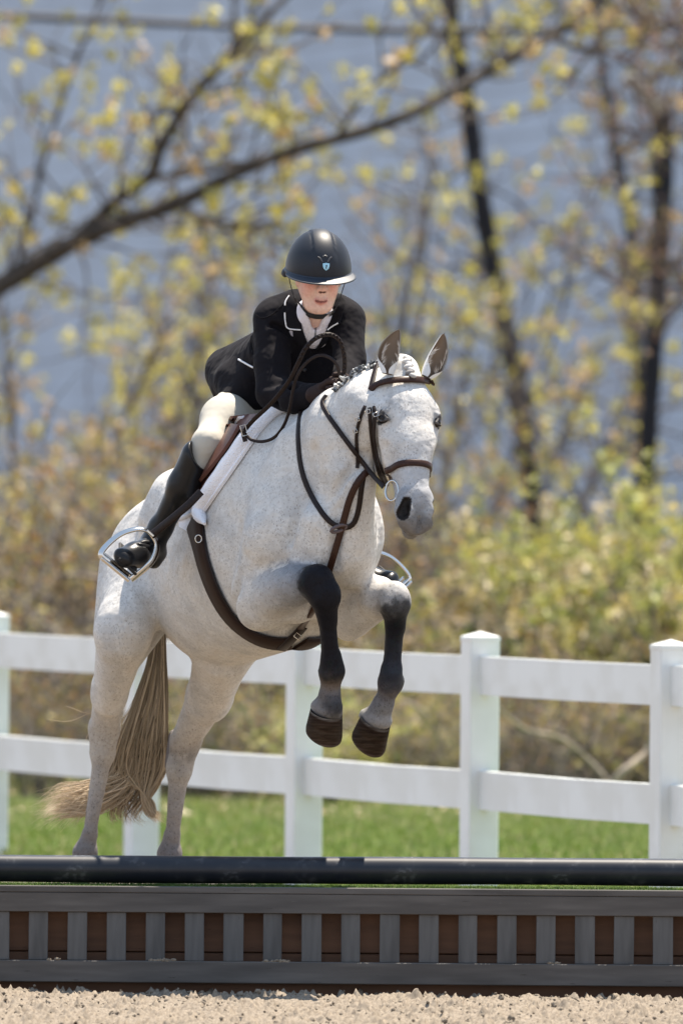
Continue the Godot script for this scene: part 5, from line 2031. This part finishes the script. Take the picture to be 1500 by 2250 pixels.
func build_helmet(t: Node3D) -> void:
	var shell := mat("black helmet shell", 0.011, 0.013, 0.019, 0.46)
	shell.metallic_specular = 0.4
	shell.heightmap_enabled = true
	shell.heightmap_texture = noise_map(55, 0.2, [], 256, 2)
	shell.heightmap_scale = 0.02
	shell.uv1_triplanar = true
	shell.uv1_scale = Vector3.ONE * 12.0
	var trim := mat("helmet trim", 0.012, 0.018, 0.030, 0.5)
	var mb := Mb.new()
	var rows := 30
	var cols := 72
	var rim := 1.615
	for side in 2:
		var first := mb.v.size()
		for i in rows + 1:
			for j in cols:
				var az := TAU * j / cols
				var ph := rim * i / rows
				var g := -0.008 if side == 1 else 0.0
				# raised strip over the crown with an air vent at the front
				if side == 0:
					var x := absf(sin(ph) * sin(az)) * 0.112
					var z := sin(ph) * cos(az)
					var wdt := 0.030 + 0.006 * clampf(z, -1, 1)
					var up := smoothstep(wdt + 0.0035, wdt, x)
					if z > 0.86: up *= smoothstep(1.0, 0.9, z) if z < 0.97 else 0.0
					g += 0.0022 * up
					g -= 0.0016 * smoothstep(0.0035, 0.0, absf(x - wdt - 0.005)) * (1.0 if z < 0.9 else 0.0)
				var p := hx(az, ph, g)
				mb.vert(p, (p - fp(0, -0.02, 0)).normalized() * (1.0 if side == 0 else -1.0))
		for i in rows:
			for j in cols:
				var q := first + i * cols + j
				var q2 := first + i * cols + (j + 1) % cols
				mb.tri(q, q2, q2 + cols)
				mb.tri(q, q2 + cols, q + cols)
		# normals from the surface
		for i in rows + 1:
			for j in cols:
				var q := first + i * cols + j
				var e1 := mb.v[first + i * cols + (j + 1) % cols] - mb.v[first + i * cols + (j + cols - 1) % cols]
				var e2 := mb.v[first + mini(i + 1, rows) * cols + j] - mb.v[first + maxi(i - 1, 0) * cols + j]
				var nn := e1.cross(e2)
				if nn.length() > 1e-9 and i > 0:
					nn = nn.normalized()
					if nn.dot(mb.n[q]) < 0: nn = -nn
					mb.n[q] = nn
	var h := put("helmet", mb.mesh(), shell, t)
	# rolled rim
	mb = Mb.new()
	var ring := PackedVector3Array()
	for j in cols + 1:
		ring.append(hx(TAU * j / cols, rim, -0.003))
	mb.tube(ring, PackedFloat32Array([0.0075]), 8, false)
	put("rim", mb.mesh(), trim, h)
	# visor
	mb = Mb.new()
	var na := 40
	var nr := 6
	for side in 2:
		var first := mb.v.size()
		for i in na + 1:
			var az := lerpf(-1.35, 1.35, float(i) / na)
			var f := pow(cos(az / 1.35 * PI / 2), 0.6)
			for j in nr + 1:
				var u := float(j) / nr
				var p := hx(az, rim - 0.05, 0.001)
				var out := (rh_x * sin(az) * 0.8 + rh_z * cos(az)).normalized()
				p += out * (0.040 * f * u) - rh_y * (0.003 + 0.009 * u * u * f + 0.003 * u) - rh_y * side * 0.004 * (1.0 - 0.5 * u)
				mb.vert(p, ((rh_y + out * 0.35) if side == 0 else -rh_y).normalized())
		for i in na:
			for j in nr:
				var q := first + i * (nr + 1) + j
				mb.tri(q, q + 1, q + nr + 2)
				mb.tri(q, q + nr + 2, q + nr + 1)
	var lipline := PackedVector3Array()
	for i in na + 1:
		lipline.append((mb.v[i * (nr + 1) + nr] + mb.v[(na + 1) * (nr + 1) + i * (nr + 1) + nr]) * 0.5)
	mb.tube(lipline, PackedFloat32Array([0.0028]), 8)
	put("visor", mb.mesh(), trim, h)
	# front vent: a recessed pod with two slots
	mb = Mb.new()
	for q in [[-0.16, 1.10, 0.10], [0.16, 1.10, -0.10], [0.0, 1.03, 0.0]]:
		var pts := PackedVector3Array()
		for k in 7:
			var u := k / 6.0 - 0.5
			pts.append(hx(q[0] + u * 0.16, q[1] + u * q[2] * 1.2 + absf(u) * 0.05, 0.003))
		mb.tube(pts, PackedFloat32Array([0.0026, 0.003, 0.003, 0.003, 0.003, 0.003, 0.0026]), 6)
	put("vent", mb.mesh(), mat("vent", 0.05, 0.05, 0.055, 0.35), h)
	# shield badge
	mb = Mb.new()
	var c := hx(0.03, 1.30, 0.002)
	var nn := (c - fp(0, 0.0, 0)).normalized()
	var sx := (rh_x - nn * rh_x.dot(nn)).normalized()
	var sy := nn.cross(sx)
	if sy.y < 0: sy = -sy
	var outl := [[-1, 1], [-0.35, 1.06], [0, 1.15], [0.35, 1.06], [1, 1], [1, 0.1], [0.75, -0.65], [0.0, -1.2], [-0.75, -0.65], [-1, 0.1]]
	var cc := mb.vert(c + nn * 0.0035, nn)
	var first := mb.v.size()
	for q in outl: mb.vert(c + sx * q[0] * 0.0112 + sy * q[1] * 0.0112 + nn * 0.003, (nn * 2 + sx * q[0] * 0.5 + sy * q[1] * 0.5).normalized())
	for i in outl.size(): mb.tri(cc, first + i, first + (i + 1) % outl.size())
	for i in outl.size():
		var a := mb.v[first + i]
		var b := mb.v[first + (i + 1) % outl.size()]
		mb.quad(a, b, b - nn * 0.005, a - nn * 0.005, (sx * outl[i][0] + sy * outl[i][1]).normalized())
	var badge := put("badge", mb.mesh(), mat("badge enamel", 0.30, 0.55, 0.68, 0.3), h)
	mb = Mb.new()
	var fig := PackedVector3Array([c + sy * 0.004 - sx * 0.002 + nn * 0.0042, c + sy * 0.001 + sx * 0.002 + nn * 0.0042, c - sy * 0.003 - sx * 0.001 + nn * 0.0042, c - sy * 0.007 + sx * 0.001 + nn * 0.0038])
	mb.tube(smooth_path(fig, 4), PackedFloat32Array([0.0013]), 6)
	mb.ball(c + sy * 0.0045 + sx * 0.002 + nn * 0.0042, Vector3.ONE * 0.0016, Basis(), 5, 6)
	put("emblem", mb.mesh(), mat("badge emblem", 0.02, 0.03, 0.05, 0.5), badge)
	# harness
	var web := mat("black webbing", 0.012, 0.012, 0.013, 0.7)
	mb = Mb.new()
	lay_strap(mb, [[637, 600], [642, 625], [648, 648], [655, 664]], 0.013, 0.003, 0.006, face_bones)
	put("harness_strap", mb.mesh(), web, h)
	mb = Mb.new()
	lay_strap(mb, [[650, 655], [660, 666], [670, 680], [680, 690]], 0.009, 0.003, 0.005, face_bones)
	put("harness_strap", mb.mesh(), web, h)
	mb = Mb.new()
	lay_strap(mb, [[757, 616], [752, 630], [747, 645], [742, 664], [730, 684], [722, 692]], 0.010, 0.003, 0.004, face_bones)
	put("harness_strap", mb.mesh(), web, h)
	mb = Mb.new()
	lay_strap(mb, [[675, 689], [690, 693], [706, 694], [722, 690], [732, 680]], 0.018, 0.005, 0.006, face_bones)
	put("chin_cup", mb.mesh(), web, h)
	mb = Mb.new()
	mb.ball(hx(-PI * 0.56, 1.70, 0.0), Vector3(0.014, 0.016, 0.02), Basis(), 8, 10)
	put("side_clip", mb.mesh(), trim, h)

# ---------------------------------------------------------------- trees, thicket
var leaf_mat: StandardMaterial3D
var bark_mat: StandardMaterial3D

func leaf_cluster(mb: Mb, at: Vector3, size: float, n: int, cols: Array, r: RandomNumberGenerator) -> void:
	var c0: Color = cols[r.randi() % cols.size()]
	for i in n:
		var d := Vector3(r.randf_range(-1, 1), r.randf_range(-1, 1), r.randf_range(-1, 1)).normalized()
		var p := at + d * size * r.randf_range(0.2, 1.0)
		var u := Vector3(r.randf_range(-1, 1), r.randf_range(-1, 1), r.randf_range(-1, 1)).normalized()
		var w := d.cross(u).normalized()
		var l := size * r.randf_range(0.55, 1.0)
		mb.tint = c0 * r.randf_range(0.75, 1.2)
		mb.tint.a = 1.0
		var nn := w.cross(u).normalized()
		if nn.y < 0: nn = -nn
		var k := mb.vert(p - u * l * 0.5, nn); mb.vert(p + w * l * 0.30, (nn + w * 0.3).normalized()); mb.vert(p + u * l * 0.5, nn); mb.vert(p - w * l * 0.30, (nn - w * 0.3).normalized())
		mb.tri(k, k + 1, k + 2); mb.tri(k, k + 2, k + 3)

func twig(wood: Mb, leaf: Mb, at: Vector3, dir: Vector3, l: float, rad: float, deep: int, look: Dictionary, r: RandomNumberGenerator) -> void:
	var p := PackedVector3Array([at])
	var rr := PackedFloat32Array([rad])
	var n := 4
	var d := dir
	var q := at
	for i in n:
		d = (d + Vector3(r.randf_range(-1, 1), r.randf_range(-0.7, 1), r.randf_range(-1, 1)) * look.bend).normalized()
		q += d * l / n
		p.append(q)
		rr.append(rad * (1.0 - 0.75 * (i + 1.0) / n))
	wood.tint = look.bark.lerp(look.bark2, r.randf())
	wood.tube(p, rr, 4 if rad < 0.012 else 6, false)
	if deep <= 0:
		for i in range(1, n + 1):
			if r.randf() < look.leafy:
				leaf_cluster(leaf, p[i], look.size * r.randf_range(0.6, 1.3), look.count, look.cols, r)
		return
	for i in look.forks:
		var f: float = 0.25 + 0.75 * float(i + 1) / look.forks
		var k := mini(int(f * n), n)
		var side := Vector3(r.randf_range(-1, 1), r.randf_range(-0.5, 1), r.randf_range(-1, 1)).normalized()
		twig(wood, leaf, p[k], (d * 0.5 + side).normalized(), l * r.randf_range(0.5, 0.75), rad * 0.55, deep - 1, look, r)

func limb(wood: Mb, pts: Array, look: Dictionary, sides := 8) -> PackedVector3Array:
	# pts: [px, py, z, thickness in photo pixels]
	var p := PackedVector3Array()
	var rr := PackedFloat32Array()
	for q in pts:
		p.append(spot(q[0], q[1], q[2]))
		rr.append(q[3] * 0.5 / LENS * (CAM_Z - q[2]))
	var sp := smooth_path(p, 5)
	var sr := PackedFloat32Array()
	for i in sp.size():
		var f := float(i) / 5.0
		var k := mini(int(f), rr.size() - 2)
		sr.append(lerpf(rr[k], rr[k + 1], f - k) * (1.0 + 0.06 * sin(i * 1.7)))
	wood.tint = look.bark
	wood.tube(sp, sr, sides, true)
	return sp

func sprout(wood: Mb, leaf: Mb, sp: PackedVector3Array, count: int, l: float, look: Dictionary, r: RandomNumberGenerator, up := 0.3) -> void:
	for i in count:
		var k := r.randi() % (sp.size() - 1)
		var at := sp[k].lerp(sp[k + 1], r.randf())
		var t := (sp[k + 1] - sp[k]).normalized()
		var side := Vector3(r.randf_range(-1, 1), r.randf_range(-1, 1) + up, r.randf_range(-1, 1)).normalized()
		twig(wood, leaf, at, (side + t * 0.4).normalized(), l * r.randf_range(0.5, 1.2), 0.012, look.deep, look, r)

func finish_tree(t: Node3D, wood: Mb, twigs: Mb, leaf: Mb) -> void:
	put("trunk", wood.mesh(), bark_mat, t)
	if twigs.v.size():
		var o := put("twigs", twigs.mesh(), bark_mat, t)
		o.set_meta("kind", "stuff")
	if leaf.v.size():
		var o := put("crown", leaf.mesh(), leaf_mat, t)
		o.set_meta("kind", "stuff")

func build_trees() -> void:
	leaf_mat = mat("young leaves", 1, 1, 1, 0.6)
	leaf_mat.vertex_color_use_as_albedo = true
	leaf_mat.backlight_enabled = true
	leaf_mat.backlight = Color(0.75, 0.75, 0.5)
	bark_mat = mat("bark", 1, 1, 1, 0.9)
	bark_mat.vertex_color_use_as_albedo = true
	grain(bark_mat, noise_map(19, 0.03, [[0.2, Color(0.6, 0.6, 0.6)], [0.8, Color(1, 1, 1)]], 256), Vector3.ONE * 2.0)
	var r := RandomNumberGenerator.new()
	r.seed = 33
	var yellow := [Color(0.61, 0.53, 0.14), Color(0.56, 0.51, 0.16), Color(0.38, 0.35, 0.11), Color(0.56, 0.40, 0.23), Color(0.66, 0.59, 0.21)]
	var maple := {"bark": Color(0.085, 0.070, 0.058), "bark2": Color(0.30, 0.25, 0.22), "bend": 0.35, "leafy": 0.28, "size": 0.060, "count": 14, "cols": yellow, "forks": 3, "deep": 1}
	var dark := {"bark": Color(0.018, 0.018, 0.024), "bark2": Color(0.12, 0.10, 0.09), "bend": 0.35, "leafy": 0.25, "size": 0.058, "count": 12, "cols": yellow, "forks": 3, "deep": 1}

	# leaning limb of the big maple on the left
	var t := thing("maple_tree", "spreading maple with a thick brown limb leaning up across the picture", "tree", Vector3(-5.0, 0, -40))
	var wood := Mb.new()
	var tw := Mb.new()
	var leaf := Mb.new()
	limb(wood, [[-420, 1700, -40, 130], [-330, 1200, -40, 110], [-200, 800, -40, 80], [-60, 665, -40, 56]], maple, 12)
	var main := limb(wood, [[-70, 670, -40, 56], [60, 592, -40, 46], [150, 540, -39.8, 43], [250, 496, -39.6, 37], [400, 442, -39.4, 33], [520, 380, -39.2, 30], [640, 332, -39, 27], [800, 288, -39, 26], [900, 250, -39, 24], [1000, 198, -39.2, 24], [1100, 140, -39.4, 24], [1210, 78, -39.5, 24], [1330, -10, -39.6, 22], [1500, -160, -40, 16]], maple, 10)
	var b1 := limb(wood, [[170, 520, -39.7, 24], [250, 445, -39.6, 26], [330, 385, -39.4, 27], [352, 330, -39.3, 24], [405, 235, -39.2, 23], [480, 150, -39.2, 20], [550, 75, -39.3, 17], [640, -20, -39.5, 13]], maple)
	var b2 := limb(wood, [[330, 388, -39.9, 14], [400, 384, -39.8, 14], [480, 370, -39.5, 13], [560, 352, -39.3, 12], [640, 332, -39.2, 10]], maple)
	var b3 := limb(wood, [[400, 450, -39.4, 14], [450, 478, -39.0, 11], [520, 492, -38.8, 9], [620, 488, -38.6, 6]], maple)
	var b4 := limb(wood, [[1210, 80, -39.5, 16], [1270, 105, -39.3, 13], [1340, 115, -39.1, 10], [1420, 180, -39, 8]], maple)
	var b5 := limb(wood, [[740, 300, -39, 9], [780, 240, -38.8, 8], [850, 160, -38.6, 6], [940, 130, -38.5, 4]], maple)
	var b6 := limb(wood, [[350, 250, -40, 8], [450, 210, -40.2, 7], [540, 190, -40.3, 6], [610, 200, -40.4, 5], [640, 260, -40.4, 4]], maple)
	var b7 := limb(wood, [[30, 620, -40, 14], [70, 480, -40.3, 12], [100, 340, -40.5, 10], [170, 130, -40.8, 7], [230, -20, -41, 5]], maple)
	sprout(tw, leaf, main, 40, 0.75, maple, r, 0.1)
	sprout(tw, leaf, b1, 20, 0.7, maple, r)
	sprout(tw, leaf, b2, 8, 0.5, maple, r)
	sprout(tw, leaf, b3, 14, 0.6, maple, r, -0.1)
	sprout(tw, leaf, b4, 14, 0.6, maple, r)
	sprout(tw, leaf, b5, 10, 0.5, maple, r)
	sprout(tw, leaf, b6, 14, 0.5, maple, r)
	sprout(tw, leaf, b7, 22, 0.6, maple, r)
	finish_tree(t, wood, tw, leaf)

	# dark trunk behind
	t = thing("tree", "slim dark trunked tree leaning slightly behind the rider's right side", "tree", spot(1180, 1500, -48) * Vector3(1, 0, 1))
	wood = Mb.new(); tw = Mb.new(); leaf = Mb.new()
	var tr := limb(wood, [[1215, 1560, -48, 52], [1185, 1200, -48, 46], [1160, 1020, -48, 44], [1132, 820, -48, 44], [1100, 670, -48, 44], [1074, 540, -48, 44], [1050, 400, -48, 42], [1030, 250, -48, 42], [1008, 130, -48, 40], [985, 0, -48, 38], [960, -150, -48, 34]], dark, 10)
	sprout(tw, leaf, tr, 30, 1.0, dark, r, 0.2)
	finish_tree(t, wood, tw, leaf)

	t = thing("tree", "straight dark trunked tree near the right edge with a broken pale stub", "tree", spot(1420, 1500, -44) * Vector3(1, 0, 1))
	wood = Mb.new(); tw = Mb.new(); leaf = Mb.new()
	tr = limb(wood, [[1405, 1600, -44, 50], [1412, 1200, -44, 46], [1420, 1010, -44, 42], [1430, 850, -44, 42], [1440, 700, -44, 42], [1445, 600, -44, 44], [1456, 400, -44, 46], [1452, 230, -44, 46]], dark, 10)
	sprout(tw, leaf, tr, 26, 0.9, dark, r, 0.2)
	var stub := Mb.new()
	limb(stub, [[1455, 246, -44, 44], [1420, 205, -43.9, 42], [1375, 165, -43.8, 26]], {"bark": Color(0.55, 0.52, 0.48)}, 8)
	finish_tree(t, wood, tw, leaf)
	put("broken_limb", stub.mesh(), bark_mat, t)

	t = thing("tree", "thin grey sapling bending left between the two dark trunks", "tree", spot(1420, 1500, -56) * Vector3(1, 0, 1))
	wood = Mb.new(); tw = Mb.new(); leaf = Mb.new()
	var grey := maple.duplicate()
	grey.bark = Color(0.075, 0.080, 0.10)
	tr = limb(wood, [[1420, 1560, -56, 34], [1405, 1000, -56, 30], [1390, 560, -56, 28], [1360, 380, -56, 26], [1330, 200, -56, 24], [1310, 60, -56, 20], [1280, -80, -56, 16]], grey, 8)
	sprout(tw, leaf, tr, 34, 1.0, grey, r)
	finish_tree(t, wood, tw, leaf)

	# reddish budding twigs at the top right
	t = thing("tree", "tree with bare pinkish budding twigs hanging into the top right corner", "tree", spot(1750, 1500, -38) * Vector3(1, 0, 1))
	wood = Mb.new(); tw = Mb.new(); leaf = Mb.new()
	var pink := {"bark": Color(0.075, 0.06, 0.06), "bark2": Color(0.30, 0.21, 0.19), "bend": 0.45, "leafy": 0.5, "size": 0.022, "count": 6, "cols": [Color(0.45, 0.25, 0.2), Color(0.5, 0.33, 0.25), Color(0.35, 0.3, 0.1)], "forks": 4, "deep": 2}
	limb(wood, [[1800, 1600, -38, 90], [1790, 900, -38, 80], [1770, 300, -38, 70], [1760, -150, -38, 60]], pink, 10)
	for q in [[[1765, 60, -38, 24], [1600, 20, -38, 16], [1450, 70, -37.8, 10], [1330, 90, -37.6, 6]], [[1768, 260, -38, 24], [1600, 200, -37.8, 16], [1480, 120, -37.6, 10], [1390, 30, -37.5, 6]], [[1775, 420, -38, 20], [1620, 360, -37.9, 14], [1500, 300, -37.7, 9], [1340, 290, -37.5, 5]], [[1785, 640, -38, 18], [1600, 600, -37.9, 12], [1500, 625, -37.7, 9], [1400, 640, -37.6, 6], [1310, 600, -37.5, 4]]]:
		var sp := limb(wood, q, pink, 6)
		sprout(tw, leaf, sp, 16, 0.5, pink, r)
	finish_tree(t, wood, tw, leaf)

	# background saplings that fill the band behind the rider
	var k := 0
	for q in [[40, -50, 640], [150, -46, 700], [270, -52, 660], [420, -47, 720], [520, -53, 640], [640, -49, 620], [800, -46, 420], [880, -55, 380], [960, -50, 640], [1060, -57, 620], [1250, -52, 660], [1330, -47, 800], [-60, -48, 560], [720, -56, 600], [340, -56, 640]]:
		var look := maple.duplicate()
		look.bark = Color(0.10, 0.085, 0.075).lerp(Color(0.20, 0.17, 0.15), r.randf())
		var names := ["grey stemmed", "brown stemmed", "pale stemmed"]
		t = thing("sapling", "slender leafing sapling standing in the thicket behind the white fence", "sapling", spot(q[0], 1500, q[1]) * Vector3(1, 0, 1), "saplings in the thicket")
		wood = Mb.new(); tw = Mb.new(); leaf = Mb.new()
		var lean := r.randf_range(-260, 260)
		tr = limb(wood, [[q[0] - lean * 0.3, 1560, q[1], 17], [q[0], 1200, q[1], 15], [q[0] + lean * 0.5, (1200 + q[2]) * 0.5, q[1], 12], [q[0] + lean, q[2], q[1] + 0.4, 5]], look, 7)
		sprout(tw, leaf, tr, 26, 0.8, look, r, 0.4)
		finish_tree(t, wood, tw, leaf)
		k += 1

	build_thicket(r)
	var dead := 0

	# pale fallen branches in the brush
	for q in [[[1085, 1548, -24, 5], [1150, 1600, -24.4, 8], [1230, 1622, -24.8, 10], [1290, 1668, -25, 9], [1345, 1728, -25, 8]], [[1335, 1730, -25, 15], [1372, 1690, -25, 14], [1420, 1650, -25.2, 11], [1438, 1600, -25.2, 9], [1482, 1560, -25.3, 6]], [[880, 1540, -26, 5], [925, 1560, -26, 8], [962, 1610, -26.2, 9], [968, 1660, -26.2, 8], [1000, 1715, -26.3, 6]]]:
		var br := thing("dead_branch", ["pale fallen branch sloping down to the right between the two right fence posts", "thick pale dead branch leaning up to the right beside the rightmost fence post", "curved pale dead branch in the brush just right of the black hooves", "thin pale dead branch rising to the right behind the right fence rails"][dead], "branch", spot(q[1][0], 1725, q[1][2]), "dead branches")
		dead += 1
		wood = Mb.new()
		limb(wood, q, {"bark": Color(0.50, 0.41, 0.32)}, 7)
		put("stem", wood.mesh(), bark_mat, br)

	# overhead line
	var cable := thing("overhead_cable", "dark overhead cable crossing the top of the picture behind the maple limb", "cable", spot(750, 60, -46))
	wood = Mb.new()
	var pts := path3([[-300, 22, -46, 0], [0, 34, -46], [400, 52, -46], [750, 64, -46], [1100, 66, -46], [1800, 50, -46]], 6)
	wood.tube(pts, PackedFloat32Array([0.026]), 8)
	put("line", wood.mesh(), mat("cable rubber", 0.02, 0.02, 0.025, 0.6), cable)

func build_thicket(r: RandomNumberGenerator) -> void:
	# four kinds of bush, each built once and repeated
	var kinds := [
		{"name": "brown leafing bush with yellow young leaves in the thicket", "bark": Color(0.15, 0.12, 0.10), "bark2": Color(0.42, 0.35, 0.29), "bend": 0.4, "leafy": 0.5, "size": 0.055, "count": 8, "cols": [Color(0.56, 0.47, 0.17), Color(0.42, 0.36, 0.15), Color(0.44, 0.32, 0.20), Color(0.62, 0.55, 0.24)], "forks": 3, "deep": 1, "stems": 14, "h": 1.25},
		{"name": "bare twiggy brown bush in the thicket", "bark": Color(0.085, 0.068, 0.058), "bark2": Color(0.44, 0.37, 0.32), "bend": 0.45, "leafy": 0.25, "size": 0.045, "count": 6, "cols": [Color(0.36, 0.27, 0.10), Color(0.36, 0.2, 0.1)], "forks": 4, "deep": 1, "stems": 15, "h": 1.2},
		{"name": "bright yellow green bush in the thicket", "bark": Color(0.14, 0.11, 0.08), "bark2": Color(0.34, 0.30, 0.22), "bend": 0.4, "leafy": 0.85, "size": 0.055, "count": 9, "cols": [Color(0.42, 0.42, 0.14), Color(0.54, 0.49, 0.19), Color(0.36, 0.37, 0.15), Color(0.58, 0.48, 0.31)], "forks": 3, "deep": 1, "stems": 14, "h": 0.85},
		{"name": "low tangled bush of pale dry stems in the thicket", "bark": Color(0.26, 0.21, 0.16), "bark2": Color(0.66, 0.56, 0.44), "bend": 0.6, "leafy": 0.35, "size": 0.045, "count": 6, "cols": [Color(0.32, 0.28, 0.09), Color(0.18, 0.22, 0.06), Color(0.4, 0.3, 0.18)], "forks": 3, "deep": 1, "stems": 16, "h": 0.75},
	]
	var protos := []
	for kd in kinds:
		var t := thing("bush", "", "bush")
		var tw := Mb.new()
		var leaf := Mb.new()
		for i in kd.stems:
			var a: float = r.randf() * TAU
			var out := Vector3(cos(a), 0, sin(a))
			twig(tw, leaf, out * 0.12 * r.randf(), (out * r.randf_range(0.15, 0.75) + Vector3.UP).normalized(), kd.h * r.randf_range(0.55, 1.0), 0.016, kd.deep + 1, kd, r)
		var o := put("stems", tw.mesh(), bark_mat, t)
		o.set_meta("kind", "stuff")
		o = put("foliage", leaf.mesh(), leaf_mat, t)
		o.set_meta("kind", "stuff")
		protos.append(t)
	var used := [false, false, false, false]
	var spots := []
	# left and middle: brown and yellow; right: greener and lower
	for i in 96:
		var px := -200.0 + 1900.0 * (i + r.randf()) / 96.0
		var row := i % 4
		var z := -31.0 - row * 3.6 + r.randf_range(-1.2, 1.2)
		var kind := 0
		var s := r.randf_range(0.8, 1.15)
		var u := r.randf()
		if px < 1000:
			kind = 0 if u < 0.42 else (1 if u < 0.82 else (2 if u < 0.86 else 3))
			if row == 0:
				kind = 3 if u < 0.6 else 1
				s *= 1.25
			s *= 1.05
		else:
			kind = 2 if u < 0.7 else (1 if u < 0.75 else 3)
			if row == 0:
				kind = 3 if u < 0.65 else 2
				s *= 1.25
			s *= 1.15
		spots.append([px, z, kind, s])
	# the low scrub in front
	for i in 44:
		var px := -150.0 + 1800.0 * (i + r.randf()) / 44.0
		var u := r.randf()
		var kind := 3 if u < 0.36 else (1 if u < 0.82 else (0 if u < 0.94 else 2))
		spots.append([px, r.randf_range(-29.8, -25.5), kind, r.randf_range(0.42, 0.62) if kind != 3 else r.randf_range(0.6, 0.95)])
	# the thicket goes on past both edges of the view
	for i in 44:
		var side := -1.0 if i % 2 else 1.0
		var px := 750.0 + side * (980.0 + 700.0 * r.randf())
		spots.append([px, -30.0 - 14.0 * r.randf(), [0, 1, 3, 2][r.randi() % 4] if side < 0.0 else [2, 2, 1, 3][r.randi() % 4], r.randf_range(0.8, 1.2)])
	for q in spots:
		var o: Node3D = protos[q[2]]
		if used[q[2]]:
			o = o.duplicate()
			o.name = numbered("bush")
			add_child(o)
		used[q[2]] = true
		o.position = spot(q[0], 1500, q[1]) * Vector3(1, 0, 1) + Vector3(0, -0.03, 0)
		o.rotation.y = r.randf() * TAU
		o.scale = Vector3.ONE * q[3]
		tag(o, kinds[q[2]].name, "bush", "bushes of the thicket, kind %s" % ["leafing", "twiggy", "green", "dry"][q[2]])
	# earth bank under the thicket
	structure("bank", grid_mesh(-20, 20, 80, -60, -30.5, 60, func(x, z): return -0.03 + smoothstep(-30.5, -36.0, z) * 0.35 + 0.08 * sin(x * 2.1 + z) * smoothstep(-30.5, -33.0, z)), mats["earth"])

func _ready() -> void:
	rng.seed = 4
	set_view()
	build_ground()
	build_barn()
	build_fence()
	build_jump()
	build_trees()
	horse_frames()
	build_horse_bones()
	build_rider_bones()
	horse_job = body_job(horse_bones, 0.0105)
	head_job = body_job(head_bones, 0.0042)
	queue_rider()
	run_jobs()
	build_horse()
	build_tack()
	build_rider()
